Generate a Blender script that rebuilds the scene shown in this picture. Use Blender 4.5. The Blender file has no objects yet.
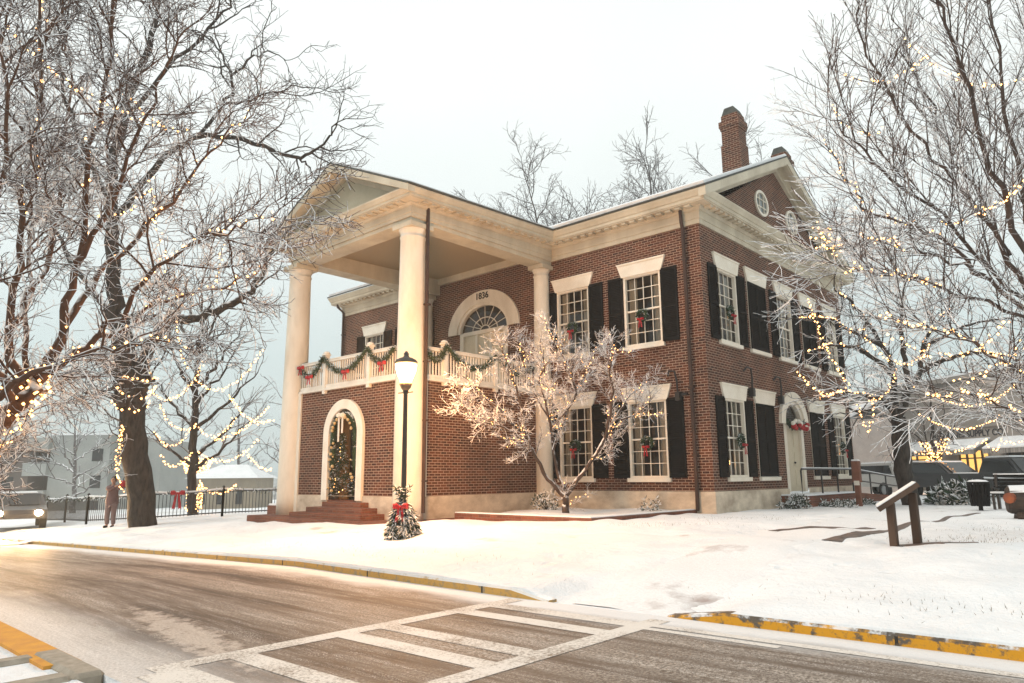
import bpy, math, random
import numpy as np
from mathutils import Vector, Matrix
S = bpy.context.scene
R = math.radians
# ------------------------------------------------------------------ camera
cd = bpy.data.cameras.new('camera'); cam = bpy.data.objects.new('camera', cd)
S.collection.objects.link(cam); S.camera = cam
cd.sensor_width = 36; cd.lens = 25.062; cd.clip_start = .05; cd.clip_end = 3000
CP = np.array([9.2256, -18.231, 1.0173])
CR = np.array([.738796, .673879, -.008213]); CU = np.array([.131508, -.132204, .98246]); CF = np.array([-.660974, .726918, .186293])
M = Matrix.Identity(4)
for i in range(3):
    M[i][0] = CR[i]; M[i][1] = CU[i]; M[i][2] = -CF[i]; M[i][3] = CP[i]
cam.matrix_world = M
FPX = 712.873
# ------------------------------------------------------------------ sky, sun, exposure
SUN_EL, SUN_AZ = R(48), R(212)
W = bpy.data.worlds.new('World'); S.world = W; W.use_nodes = True
nt = W.node_tree; N = nt.nodes; L = nt.links
bg = N['Background']
sky = N.new('ShaderNodeTexSky'); sky.sky_type = 'NISHITA'; sky.sun_disc = False
sky.sun_elevation = SUN_EL; sky.sun_rotation = SUN_AZ; sky.dust_density = 4; sky.air_density = 1.5
tc = N.new('ShaderNodeTexCoord'); sp = N.new('ShaderNodeSeparateXYZ'); L.new(tc.outputs['Generated'], sp.inputs[0])
cr = N.new('ShaderNodeValToRGB'); L.new(sp.outputs['Z'], cr.inputs[0])
cr.color_ramp.elements[0].position = 0.0; cr.color_ramp.elements[0].color = (.36, .42, .42, 1)
cr.color_ramp.elements[1].position = .5; cr.color_ramp.elements[1].color = (.80, .835, .81, 1)
e = cr.color_ramp.elements.new(.16); e.color = (.50, .585, .585, 1)
e = cr.color_ramp.elements.new(.3); e.color = (.70, .75, .735, 1)
cn = N.new('ShaderNodeTexNoise'); cn.inputs['Scale'].default_value = 2.2; cn.inputs['Detail'].default_value = 4; L.new(tc.outputs['Generated'], cn.inputs['Vector'])
cm = N.new('ShaderNodeMapRange'); cm.inputs[1].default_value = .3; cm.inputs[2].default_value = .7; cm.inputs[3].default_value = 8.6; cm.inputs[4].default_value = 9.4; L.new(cn.outputs[0], cm.inputs[0])
vm = N.new('ShaderNodeVectorMath'); vm.operation = 'SCALE'; L.new(cr.outputs[0], vm.inputs[0]); L.new(cm.outputs[0], vm.inputs['Scale'])
mx = N.new('ShaderNodeMix'); mx.data_type = 'RGBA'; mx.inputs[0].default_value = .92
L.new(sky.outputs[0], mx.inputs['A']); L.new(vm.outputs[0], mx.inputs['B']); L.new(mx.outputs['Result'], bg.inputs['Color'])
bg.inputs['Strength'].default_value = .115
sl = bpy.data.lights.new('sun', 'SUN'); sl.energy = 1.1; sl.angle = R(25); sl.color = (1, .95, .88)
so = bpy.data.objects.new('sun', sl); S.collection.objects.link(so)
so.rotation_euler = (R(90) - SUN_EL, 0, R(180) - SUN_AZ)
vs = S.view_settings; S.display_settings.display_device = 'sRGB'
vs.view_transform = 'Standard'; vs.look = 'None'; vs.exposure = .36; vs.gamma = 1; vs.use_curve_mapping = False
try:
    S.cycles.use_denoising = True; S.cycles.volume_bounces = 1; S.cycles.volume_step_rate = 5
    S.cycles.max_bounces = 6; S.cycles.transparent_max_bounces = 12; S.cycles.sample_clamp_indirect = 6
    S.cycles.use_light_tree = True
except Exception as ex:
    print(ex)

# ------------------------------------------------------------------ helpers
ORI = {}
def at(px, py, w):                                   # world point seen at (px, py) at depth w along the view axis
    return CP + (CF + CR * (px - 512) / FPX - CU * (py - 341.5) / FPX) * w
class MB:
    def __init__(s): s.v = []; s.f = []; s.m = []; s.mi = 0
    def add(s, vs_, fs_):
        o = len(s.v); s.v.extend([tuple(map(float, p)) for p in vs_])
        for q in fs_: s.f.append(tuple(i + o for i in q)); s.m.append(s.mi)
        return s
    def box(s, x0, x1, y0, y1, z0, z1):
        return s.add([(x0,y0,z0),(x1,y0,z0),(x1,y1,z0),(x0,y1,z0),(x0,y0,z1),(x1,y0,z1),(x1,y1,z1),(x0,y1,z1)],
                     [(0,3,2,1),(4,5,6,7),(0,1,5,4),(1,2,6,5),(2,3,7,6),(3,0,4,7)])
    def bbox(s, x0, x1, y0, y1, z0, z1, b=.01):      # box with chamfered vertical and top edges
        b = min(b, (x1-x0)*.4, (y1-y0)*.4, (z1-z0)*.4)
        def ring(i, z): return [(x0+i,y0+b,z),(x0+b,y0+i,z),(x1-b,y0+i,z),(x1-i,y0+b,z),(x1-i,y1-b,z),(x1-b,y1-i,z),(x0+b,y1-i,z),(x0+i,y1-b,z)]
        rs = [ring(0, z0), ring(0, z1-b), ring(b*.99, z1)]
        o = [p for r_ in rs for p in r_]
        fs = [tuple(range(7,-1,-1)), tuple(range(16,24))]
        for k in range(2):
            for i in range(8): fs.append((k*8+i, k*8+(i+1)%8, k*8+8+(i+1)%8, k*8+8+i))
        return s.add(o, fs)
    def prism(s, poly, a0, a1, axis):                # poly in the two other axes (in order), extruded along axis
        n = len(poly)
        def P(p, a):
            return (a, p[0], p[1]) if axis == 'x' else ((p[0], a, p[1]) if axis == 'y' else (p[0], p[1], a))
        vs_ = [P(p, a0) for p in poly] + [P(p, a1) for p in poly]
        return s.add(vs_, [tuple(range(n)), tuple(range(2*n-1, n-1, -1))] + [(i, (i+1) % n, n+(i+1) % n, n+i) for i in range(n)])
    def lathe(s, prof, c, n=24, axis=None):          # prof (r, h) about the vertical through c
        vs_ = []; fs = []
        for r_, h in prof:
            for k in range(n):
                a = 2*math.pi*k/n; vs_.append((c[0]+r_*math.cos(a), c[1]+r_*math.sin(a), c[2]+h))
        for j in range(len(prof)-1):
            for k in range(n): fs.append((j*n+k, j*n+(k+1)%n, (j+1)*n+(k+1)%n, (j+1)*n+k))
        fs.append(tuple(range(n-1,-1,-1))); fs.append(tuple((len(prof)-1)*n+k for k in range(n)))
        return s.add(vs_, fs)
    def tube(s, pts, rad, n=6, cap=True):
        pts = np.asarray(pts, float); m = len(pts)
        rad = np.broadcast_to(np.asarray(rad, float), (m,))
        t = np.gradient(pts, axis=0); t /= np.linalg.norm(t, axis=1)[:, None] + 1e-9
        ref = np.array([0, 0, 1.]) if abs(t[:, 2].mean()) < .8 else np.array([1., 0, 0])
        a = np.cross(t, ref); a /= np.linalg.norm(a, axis=1)[:, None] + 1e-9; b = np.cross(t, a)
        an = 2*np.pi*np.arange(n)/n
        vs_ = (pts[:, None] + rad[:, None, None]*(a[:, None]*np.cos(an)[None, :, None] + b[:, None]*np.sin(an)[None, :, None])).reshape(-1, 3)
        fs = [(j*n+k, (j+1)*n+k, (j+1)*n+(k+1)%n, j*n+(k+1)%n) for j in range(m-1) for k in range(n)]
        if cap: fs += [tuple(range(n)), tuple((m-1)*n+n-1-k for k in range(n))]
        return s.add(vs_, fs)
    def bar(s, a, b, r_, n=4): return s.tube([a, b], r_, n)
    def ball(s, c, r_, n=8, sz=1.):
        return s.lathe([(r_*math.sin(math.pi*j/n) + 1e-4, -r_*sz*math.cos(math.pi*j/n)) for j in range(n+1)], c, n*2)
    def octa(s, c, r_):
        x, y, z = c
        return s.add([(x+r_,y,z),(x-r_,y,z),(x,y+r_,z),(x,y-r_,z),(x,y,z+r_),(x,y,z-r_)],
                     [(0,2,4),(2,1,4),(1,3,4),(3,0,4),(2,0,5),(1,2,5),(3,1,5),(0,3,5)])
    def settle(s):                                       # the portico's entablature is lower and flatter towards its front
        o = []
        for x, y, z in s.v:
            t_ = min(1, max(0, (-y-.56)/6.1)) if x < -4 and x > -13.5 else 0
            z2 = z if z <= 8.05 else (8.05+(z-8.05)*(1-.25*t_) if z < 9.06 else z-.2525*t_)
            o.append((x, y, z2))
        s.v = o; return s
    def build(s, name, mat, parent=None, smooth=False):
        off = ORI.get(parent, (0, 0, 0))
        me = bpy.data.meshes.new(name)
        v = np.array(s.v, float) - np.array(off) if s.v else np.zeros((0, 3))
        me.from_pydata(v.tolist(), [], s.f); 
        for m_ in (mat if isinstance(mat, (list, tuple)) else [mat]): me.materials.append(m_)
        if any(s.m): me.polygons.foreach_set('material_index', s.m)
        if smooth: me.polygons.foreach_set('use_smooth', [True]*len(me.polygons))
        me.update()
        o = bpy.data.objects.new(name, me); S.collection.objects.link(o)
        if parent is not None: o.parent = parent; ORI[o] = off
        return o
def tag(o, label=None, cat=None, group=None, kind=None):
    if label: o['label'] = label
    if cat: o['category'] = cat
    if group: o['group'] = group
    if kind: o['kind'] = kind
    return o
def thing(name, label, cat, loc=(0, 0, 0), rz=0, group=None, world=True):
    o = bpy.data.objects.new(name, None); S.collection.objects.link(o); o.empty_display_size = .2
    o.location = loc; o.rotation_euler = (0, 0, rz)
    ORI[o] = tuple(loc) if world else (0, 0, 0)
    return tag(o, label, cat, group)
def copy_tree(o, parent=None):
    c = o.copy(); S.collection.objects.link(c); c.parent = parent
    for ch in list(o.children): copy_tree(ch, c)
    return c

# ------------------------------------------------------------------ materials
def mat(name, col=(.5,.5,.5), rough=.7, spec=.3, metal=0, emit=None, estr=0):
    m = bpy.data.materials.new(name); m.use_nodes = True
    b = m.node_tree.nodes['Principled BSDF']
    b.inputs['Base Color'].default_value = (*col, 1); b.inputs['Roughness'].default_value = rough
    b.inputs['Specular IOR Level'].default_value = spec; b.inputs['Metallic'].default_value = metal
    if emit: b.inputs['Emission Color'].default_value = (*emit, 1); b.inputs['Emission Strength'].default_value = estr
    return m
class NB:
    def __init__(s, m): s.t = m.node_tree; s.n = s.t.nodes; s.l = s.t.links; s.b = s.n['Principled BSDF']
    def new(s, t, **k):
        n = s.n.new(t)
        for a, v in k.items(): setattr(n, a, v)
        return n
    def pos(s): return s.new('ShaderNodeTexCoord').outputs['Object']
    def geo(s, o): return s.new('ShaderNodeNewGeometry').outputs[o]
    def noise(s, vec, scale, detail=4, rough=.55, sc=None):
        if sc:
            mp = s.new('ShaderNodeMapping'); mp.inputs['Scale'].default_value = sc; s.l.new(vec, mp.inputs[0]); vec = mp.outputs[0]
        n = s.new('ShaderNodeTexNoise'); n.inputs['Scale'].default_value = scale; n.inputs['Detail'].default_value = detail
        n.inputs['Roughness'].default_value = rough; s.l.new(vec, n.inputs['Vector']); return n.outputs[0]
    def rng(s, v, a, b, c=0., d=1.):
        n = s.new('ShaderNodeMapRange'); 
        for i, q in enumerate((a, b, c, d)): n.inputs[i+1].default_value = q
        s.l.new(v, n.inputs[0]); return n.outputs[0]
    def mix(s, fac, A, B, blend='MIX'):
        n = s.new('ShaderNodeMix', data_type='RGBA', blend_type=blend)
        for q, k in ((fac, 0), (A, 'A'), (B, 'B')):
            i = n.inputs[k]
            if isinstance(q, (int, float)): i.default_value = q
            elif isinstance(q, tuple): i.default_value = (*q, 1)
            else: s.l.new(q, i)
        return n.outputs['Result']
    def math(s, op, a, b=None):
        n = s.new('ShaderNodeMath', operation=op)
        for i, q in enumerate((a, b)):
            if q is None: continue
            if isinstance(q, (int, float)): n.inputs[i].default_value = q
            else: s.l.new(q, n.inputs[i])
        return n.outputs[0]
    def bump(s, h, st=.3, dist=.02):
        n = s.new('ShaderNodeBump'); n.inputs['Strength'].default_value = st; n.inputs['Distance'].default_value = dist
        s.l.new(h, n.inputs['Height']); s.l.new(n.outputs[0], s.b.inputs['Normal'])
    def col(s, c): s.l.new(c, s.b.inputs['Base Color'])
    def rough(s, c): s.l.new(c, s.b.inputs['Roughness'])
def noisy(name, c1, c2, scale=6, rough=.7, bump=0, bd=.01, spec=.3, sc=None):
    m = mat(name, c1, rough, spec); b = NB(m); n = b.noise(b.pos(), scale, 5, .6, sc)
    b.col(b.mix(b.rng(n, .35, .68), c1, c2))
    if bump: b.bump(n, bump, bd)
    return m
SNOWC = (.8, .81, .82)
def brick(name, c1, c2, mortar, w=.215, h=.075, ms=.011):
    m = mat(name, c1, .85, .2); b = NB(m); p = b.pos()
    s_ = b.new('ShaderNodeSeparateXYZ'); b.l.new(p, s_.inputs[0]); g = b.new('ShaderNodeSeparateXYZ'); b.l.new(b.geo('True Normal'), g.inputs[0])
    ax = b.math('GREATER_THAN', b.math('ABSOLUTE', g.outputs[0]), .5); az = b.math('GREATER_THAN', b.math('ABSOLUTE', g.outputs[2]), .5)
    u_ = b.math('ADD', s_.outputs[0], b.math('MULTIPLY', ax, b.math('SUBTRACT', s_.outputs[1], s_.outputs[0])))
    v_ = b.math('ADD', s_.outputs[2], b.math('MULTIPLY', az, s_.outputs[1]))
    cv = b.new('ShaderNodeCombineXYZ'); b.l.new(u_, cv.inputs[0]); b.l.new(v_, cv.inputs[1])
    t = b.new('ShaderNodeTexBrick'); b.l.new(cv.outputs[0], t.inputs['Vector'])
    for k, v in (('Scale', 1), ('Mortar Size', ms), ('Mortar Smooth', .25), ('Bias', -.1), ('Brick Width', w), ('Row Height', h)): t.inputs[k].default_value = v
    t.inputs['Color1'].default_value = (*c1, 1); t.inputs['Color2'].default_value = (*c2, 1); t.inputs['Mortar'].default_value = (*mortar, 1)
    big = b.noise(p, .9, 5); fine = b.noise(p, 14, 3)
    c = b.mix(b.rng(big, .32, .68, 0, .75), t.outputs['Color'], b.mix(1, t.outputs['Color'], (.5, .47, .48), 'MULTIPLY'))
    c = b.mix(b.rng(fine, .45, .75, 0, .35), c, (.20, .10, .065)); c = b.mix(b.rng(b.noise(p, .35, 6, .7, (1, 1, .3)), .52, .75, 0, .4), c, (.05, .035, .03))
    b.col(c); b.bump(b.math('SUBTRACT', 1, t.outputs['Fac']), .5, .012)
    return m
M_brick = brick('red_brick', (.125, .036, .017), (.030, .011, .009), (.44, .32, .235), ms=.0085)
M_pave = brick('step_brick', (.23, .075, .04), (.13, .045, .03), (.2, .13, .1), .21, .07, .008)
M_cream = noisy('cream_paint', (.72, .66, .56), (.56, .49, .39), 1.7, .6, .15, .01, sc=(1, 1, .35))
M_trim = noisy('trim_paint', (.56, .50, .385), (.40, .34, .25), 1.2, .55, sc=(1, 1, .4))
M_lintel = noisy('lintel_paint', (.78, .72, .62), (.68, .61, .5), 2, .55)
M_stucco = noisy('plinth_stucco', (.64, .55, .43), (.36, .29, .22), 1.6, .8, .25, .015, sc=(1, 1, 1.6))
M_black = noisy('black_paint', (.005, .0042, .0038), (.010, .008, .007), 5, .75, spec=.08)
M_iron = mat('dark_iron', (.02, .018, .017), .45, .4)
M_pipe = noisy('brown_pipe', (.035, .02, .014), (.06, .03, .02), 3, .45)
M_shingle = noisy('dark_shingle', (.05, .055, .05), (.09, .09, .08), 5, .8)
M_ceil = mat('ceiling_board', (.36, .27, .17), .6)
b = NB(M_ceil); wv = b.new('ShaderNodeTexWave', wave_type='BANDS', bands_direction='X'); wv.inputs['Scale'].default_value = 3.2; wv.inputs['Distortion'].default_value = 0
b.l.new(b.pos(), wv.inputs['Vector']); b.bump(b.rng(wv.outputs['Fac'], 0, .15), .6, .02)
M_door = noisy('cream_door', (.62, .54, .4), (.54, .46, .33), 2, .5)
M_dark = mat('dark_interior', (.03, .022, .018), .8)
M_wood = noisy('weathered_wood', (.06, .035, .022), (.10, .06, .04), 3, .7, .3, .01, sc=(1, 1, .15))
M_red = noisy('red_ribbon', (.42, .014, .02), (.26, .008, .014), 9, .5)
M_white = noisy('white_paint', (.72, .69, .62), (.62, .58, .5), 3, .5)
M_curtain = mat('white_curtain', (.55, .5, .42), .9)
M_glass = mat('window_glass', (.02, .02, .02), .04, .5)
t = M_glass.node_tree; tr = t.nodes.new('ShaderNodeBsdfTransparent'); gl = t.nodes.new('ShaderNodeBsdfGlossy'); gl.inputs['Roughness'].default_value = .04
lw = t.nodes.new('ShaderNodeLayerWeight'); lw.inputs[0].default_value = .35; ms = t.nodes.new('ShaderNodeMixShader')
tr.inputs[0].default_value = (.75, .75, .72, 1)
t.links.new(lw.outputs['Fresnel'], ms.inputs[0]); t.links.new(tr.outputs[0], ms.inputs[1]); t.links.new(gl.outputs[0], ms.inputs[2]); t.links.new(ms.outputs[0], t.nodes['Material Output'].inputs[0])
def snowy(name, c1, c2, lo=.15, hi=.55, scale=8, amount=0., rough=.8):      # snow lying on the upper faces
    m = mat(name, c1, rough, .2); b = NB(m); p = b.pos()
    g = b.new('ShaderNodeSeparateXYZ'); b.l.new(b.geo('Normal'), g.inputs[0])
    n = b.noise(p, scale, 3); h = b.math('ADD', g.outputs[2], b.rng(n, .3, .7, -.3 + amount, .3 + amount))
    bc = b.mix(b.rng(b.noise(p, scale*1.7, 4, .6, (1, 1, .35)), .35, .65), c1, c2)
    b.col(b.mix(b.rng(h, lo, hi), bc, SNOWC)); return m
M_bark = snowy('snowy_bark', (.045, .03, .024), (.085, .06, .048), .25, .6, 6)
M_barkb = snowy('snowy_brown_bark', (.07, .035, .02), (.11, .06, .038), .2, .6, 6)
M_oak = snowy('furrowed_bark', (.022, .018, .015), (.06, .048, .04), .45, .9, 5)
NB(M_oak).bump(NB(M_oak).noise(NB(M_oak).pos(), 7, 6, .7, (1, 1, .18)), .9, .08)
M_twig = snowy('snowy_twig', (.05, .032, .026), (.10, .07, .06), -.42, .10, 9)
M_twigr = snowy('snow_edged_twig', (.06, .042, .036), (.10, .075, .065), -.05, .4, 9)
M_twigd = snowy('bare_twig', (.05, .042, .04), (.085, .07, .066), .3, .8, 9)
M_twigw = snowy('frosted_twig', (.13, .10, .085), (.18, .15, .13), -.5, .1, 9)
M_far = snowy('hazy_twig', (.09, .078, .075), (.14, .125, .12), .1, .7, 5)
M_green = snowy('evergreen_needles', (.012, .028, .012), (.03, .055, .022), .5, .95, 16, 0.)
M_bough = snowy('snowy_boughs', (.012, .03, .014), (.03, .055, .025), .0, .45, 9, .05)
M_bulb = mat('warm_bulb', (.9, .6, .3), .4, emit=(1, .46, .14), estr=5.5)
M_wire = mat('light_wire', (.03, .03, .025), .6)
M_snow = mat('snow', SNOWC, .75, .25)
b = NB(M_snow); p = b.pos(); n1 = b.noise(p, 1.1, 6, .62); n2 = b.noise(p, 9, 6, .7); n3 = b.noise(p, 45, 3, .6)
c = b.mix(b.rng(n1, .42, .74), SNOWC, (.70, .715, .73)); c = b.mix(b.math('MULTIPLY', b.rng(n2, .64, .74), b.rng(n1, .5, .62, 0, .5)), c, (.42, .37, .32)); b.col(c)
vf = b.new('ShaderNodeTexVoronoi'); vf.inputs['Scale'].default_value = 2.1; b.l.new(p, vf.inputs['Vector']); pit = b.math('MULTIPLY', b.rng(vf.outputs['Distance'], .10, .26, -.35, 0), b.rng(b.noise(p, .45, 3), .5, .6))
b.bump(b.math('ADD', b.math('ADD', b.math('MULTIPLY', n1, 1.), b.math('MULTIPLY', n2, .30)), b.math('ADD', b.math('MULTIPLY', n3, .07), pit)), .8, .14)
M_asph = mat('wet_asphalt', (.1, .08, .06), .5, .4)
b = NB(M_asph); p = b.pos()
st = b.noise(p, 1., 7, .68, (.22, 2.3, 1)); st2 = b.noise(p, 1., 6, .75, (.9, 11, 1)); gr = b.noise(p, 38, 4, .8); bgn = b.noise(p, .22, 4); gr2 = b.noise(p, 85, 2, .6)
sx = b.new('ShaderNodeSeparateXYZ'); b.l.new(p, sx.inputs[0])
c = b.mix(b.rng(bgn, .3, .7), (.075, .052, .036), (.12, .084, .058))  # brown slush base; warm lamp and headlight tint put into the colour
tr_ = b.math('SINE', b.math('ADD', b.math('MULTIPLY', sx.outputs[1], 7.2), b.math('MULTIPLY', bgn, 3.)))           # wheel tracks along the street
den = b.math('ADD', b.math('MULTIPLY', st, 1.0), b.math('MULTIPLY', tr_, .045))
c = b.mix(b.math('MULTIPLY', b.rng(den, .42, .66), b.rng(gr, .42, .62)), c, (.50, .44, .38))
c = b.mix(b.math('MULTIPLY', b.rng(st2, .48, .64), b.rng(gr2, .5, .62, 0, .9)), c, (.62, .58, .54))
c = b.mix(b.rng(den, .34, .44, .6, 0), c, (.040, .031, .026))
edge = b.math('ADD', b.math('MULTIPLY', b.noise(p, 1.3, 6, .7, (.35, 1, 1)), .9), sx.outputs[1])
c = b.mix(b.rng(edge, -11.72, -11.25, 0, .85), c, (.74, .74, .74))
gw = b.rng(gr, .3, .6, .45, 1)
c = b.mix(b.math('MULTIPLY', gw, b.rng(edge, -14.55, -15.35, 0, .8)), c, (.72, .69, .66))
dxx = b.math('DIVIDE', b.math('SUBTRACT', sx.outputs[0], 1.9), 1.7); dyy = b.math('DIVIDE', b.math('ADD', sx.outputs[1], b.math('ADD', 14.95, b.math('MULTIPLY', dxx, .18))), .26)
dd_ = b.math('ADD', b.math('ADD', b.math('MULTIPLY', dxx, dxx), b.math('MULTIPLY', dyy, dyy)), b.rng(b.noise(p, 4.5, 6, .7), .3, .7, -1.1, 1.1))
c = b.mix(b.math('MULTIPLY', gw, b.rng(dd_, 1.1, .3, 0, .7)), c, (.60, .52, .45)); b.col(c)
b.rough(b.rng(gr, .3, .7, .55, .85)); b.bump(gr, .35, .02)
M_line = mat('road_paint', (.7, .68, .62), .7)
b = NB(M_line); p = b.pos(); c = b.mix(b.rng(b.math('ADD', b.noise(p, 34, 5, .8), b.math('MULTIPLY', b.noise(p, 1.6, 5, .6), .55)), .76, .96), (.64, .60, .55), (.19, .15, .115)); b.col(c)
def kerbmat(name, yel, wear, dk=(.11, .09, .07), sn=.5, topd=.9):
    m = mat(name, yel, .65); b = NB(m); p = b.pos(); g = b.new('ShaderNodeSeparateXYZ'); b.l.new(b.geo('True Normal'), g.inputs[0])
    n = b.noise(p, 5, 6, .7); c = b.mix(b.rng(n, wear, wear+.07), yel, dk)
    jx = b.new('ShaderNodeSeparateXYZ'); b.l.new(p, jx.inputs[0]); jt = b.math('LESS_THAN', b.math('FRACT', b.math('MULTIPLY', jx.outputs[0], .41)), .012); c = b.mix(jt, c, (.03, .025, .02))
    top = b.rng(b.math('ADD', g.outputs[2], b.rng(n, .35, .65, -.35, .2)), .45, .7); c = b.mix(b.math('MULTIPLY', top, topd), c, (.075, .058, .045))
    c = b.mix(b.rng(b.noise(p, 17, 5, .75), .56, .72, 0, .8), c, (.16, .11, .06))
    c = b.mix(b.math('MULTIPLY', b.rng(g.outputs[2], .5, .8), b.rng(b.noise(p, 3.3, 6, .75), sn, sn+.1)), c, SNOWC); b.col(c); b.bump(n, .4, .03); return m
M_kerby = kerbmat('yellow_kerb_paint', (.60, .28, .015), .53)
M_kerbo = kerbmat('worn_yellow_kerb', (.52, .30, .08), .52, (.30, .23, .14), .36, .3)
M_kerbn = noisy('near_kerb_paint', (.62, .30, .04), (.50, .22, .05), 6, .7, .3)
M_conc = noisy('kerb_concrete', (.26, .22, .17), (.36, .31, .25), 12, .85, .3)
M_mud = noisy('wet_brick_path', (.07, .048, .038), (.19, .135, .11), 5, .5, .3)

# ------------------------------------------------------------------ terrain
YK0, YK1 = -11.4, -16.2                              # far and near kerb lines
def rz(x): return -.45 + .03*np.clip(x+2, -60, 0) + .012*np.clip(x-3, 0, 60)
def bz(x): return .024*np.clip(x+1, -60, 0)
def sm(t): t = np.clip(t, 0, 1); return t*t*(3-2*t)
WV = np.random.default_rng(31); WK = [(f_*math.cos(a_), f_*math.sin(a_), p_) for f_, a_, p_ in zip(np.exp(WV.uniform(math.log(2.2), math.log(13), 26)), WV.uniform(0, 6.28, 26), WV.uniform(0, 6.28, 26))]
STEPS = []
for P_ in ([(4.3, -10.9), (4.4, -8), (4.2, -5), (4.0, 0)], [(4.7, -10.6), (4.6, -7), (4.5, -3.5)], [(4.0, -7.5), (1.0, -8), (-3.5, -7.9), (-7, -7.8)], [(6.2, -7.6), (7.6, -6.4), (9, -4)], [(2.4, -10.2), (.2, -7), (-.6, -6)]):
    for (x0, y0), (x1, y1) in zip(P_[:-1], P_[1:]):
        n_ = int(math.hypot(x1-x0, y1-y0)/.55); d_ = ((y0-y1)/math.hypot(x1-x0, y1-y0)*.12, (x1-x0)/math.hypot(x1-x0, y1-y0)*.12)
        for k in range(n_): q_ = 1 if k % 2 else -1; STEPS.append((x0+(x1-x0)*k/n_+d_[0]*q_+WV.normal()*.04, y0+(y1-y0)*k/n_+d_[1]*q_+WV.normal()*.04))
def lumps(x, y):
    o = sum(np.sin(kx*x+ky*y+p_)/math.hypot(kx, ky) for kx, ky, p_ in WK)*.020
    if np.size(x) > 1:
        for sx_, sy_ in STEPS: o = o - .045*np.exp(-(((x-sx_)**2+(y-sy_)**2)/.012))
    return o
def gz(x, y):
    x = np.asarray(x, float); y = np.asarray(y, float)
    r_ = rz(x); ramp = sm((x-3.1)/.5)*sm((5.9-x)/.7)
    kt = r_ + .115 - .012*sm((x-4.5)/.8) - ramp*.14*sm((y+9.2)/-1.6)
    t = sm((y-(YK0+.1))/5.2)
    far = kt*(1-t) + np.maximum(bz(x), r_+.1)*t
    far = far + .10*np.exp(-((y+10.3)/.9)**2)*sm((2.8-x)/1.5) + .05*np.exp(-((y+10.6)/.7)**2)*sm((x-6.2)/1.)
    bump_ = .018*np.sin(1.7*x+.6*y)*np.sin(1.1*y-.4*x)+.010*np.sin(4.1*x+1)*np.sin(3.3*y)
    far = far + bump_*sm((y+11.2)/.6) + (lumps(x, y)*sm((y+11.25)/.4)*sm((3-y)/3) if np.size(x) > 1 else 0)
    far = far - .02*np.clip(-x-24, 0, 200)*sm((y+11)/4)*.6
    far = far - .5*sm((y-40)/60)*sm((-x-6)/30)*6
    near = r_ + .13
    o = np.where(y > YK0+.02, far, np.where(y < YK1-.02, near, r_-.12))
    return o
def ground_sheet(name, xs, ys, m, zf, kind='structure', smooth=True):
    X, Y = np.meshgrid(xs, ys); Z = zf(X, Y); nx, ny = len(xs), len(ys)
    mb = MB(); mb.v = np.stack([X, Y, Z], -1).reshape(-1, 3).tolist()
    mb.f = [(j*nx+i, j*nx+i+1, (j+1)*nx+i+1, (j+1)*nx+i) for j in range(ny-1) for i in range(nx-1)]; mb.m = [0]*len(mb.f)
    o = mb.build(name, m, None, smooth); tag(o, kind=kind); return o
xs = np.concatenate([[-900,-600,-400,-250,-180,-130,-100,-80,-65,-55], np.linspace(-48,-24,25), np.linspace(-23.5,-6,71), np.linspace(-5.9,10.5,206), np.linspace(10.6,12.6,9), np.linspace(13.5,30,18), [35,45,60,90,150,250,500,900]])
ys = np.concatenate([[-500,-200,-80,-40,-30,-24,-20,-18,-17,-16.4,-16.0,YK1-.03,YK1-.01], [-15,-13.5,-12], [YK0+.01,YK0+.03], np.linspace(-11.3,0,142), np.linspace(.15,3,20), np.linspace(3.4,14,28), np.linspace(15,40,18), [46,54,64,80,100,130,180,260,400,600,900]])
ground_sheet('snow_ground', xs, ys, M_snow, gz)
xr = np.concatenate([[-120,-90,-70,-55], np.linspace(-48, 14, 63), [20,30,60]])
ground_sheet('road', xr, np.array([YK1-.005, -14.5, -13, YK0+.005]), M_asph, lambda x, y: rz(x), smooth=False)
# painted crossing: two long lines and the bars between and beyond
def paint(name, rects, m, dz=.004):
    mb = MB()
    for x0, x1, y0, y1 in rects:
        xx = np.linspace(x0, x1, max(2, int((x1-x0)/.5)+1))
        for a, c_ in zip(xx[:-1], xx[1:]):
            mb.add([(a,y0,rz(a)+dz),(c_,y0,rz(c_)+dz),(c_,y1,rz(c_)+dz),(a,y1,rz(a)+dz)], [(0,1,2,3)])
    return tag(mb.build(name, m), kind='structure')
bars = []
for yy in (-11.95, -12.45, -13.5, -14.0, -15.05): bars.append((3.25, 5.08, yy-.12, yy+.12))
bars.append((3.25, 5.08, -15.9, -15.5)); bars.append((5.31, 6.6, -12.1, -12.0))
paint('crosswalk', [(3.02, 3.25, -15.75, -11.5), (5.08, 5.31, -15.75, -11.6)] + bars, M_line)
paint('edge_line', [(5.31, 14, -11.95, -11.82)], M_line, .005)
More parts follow.
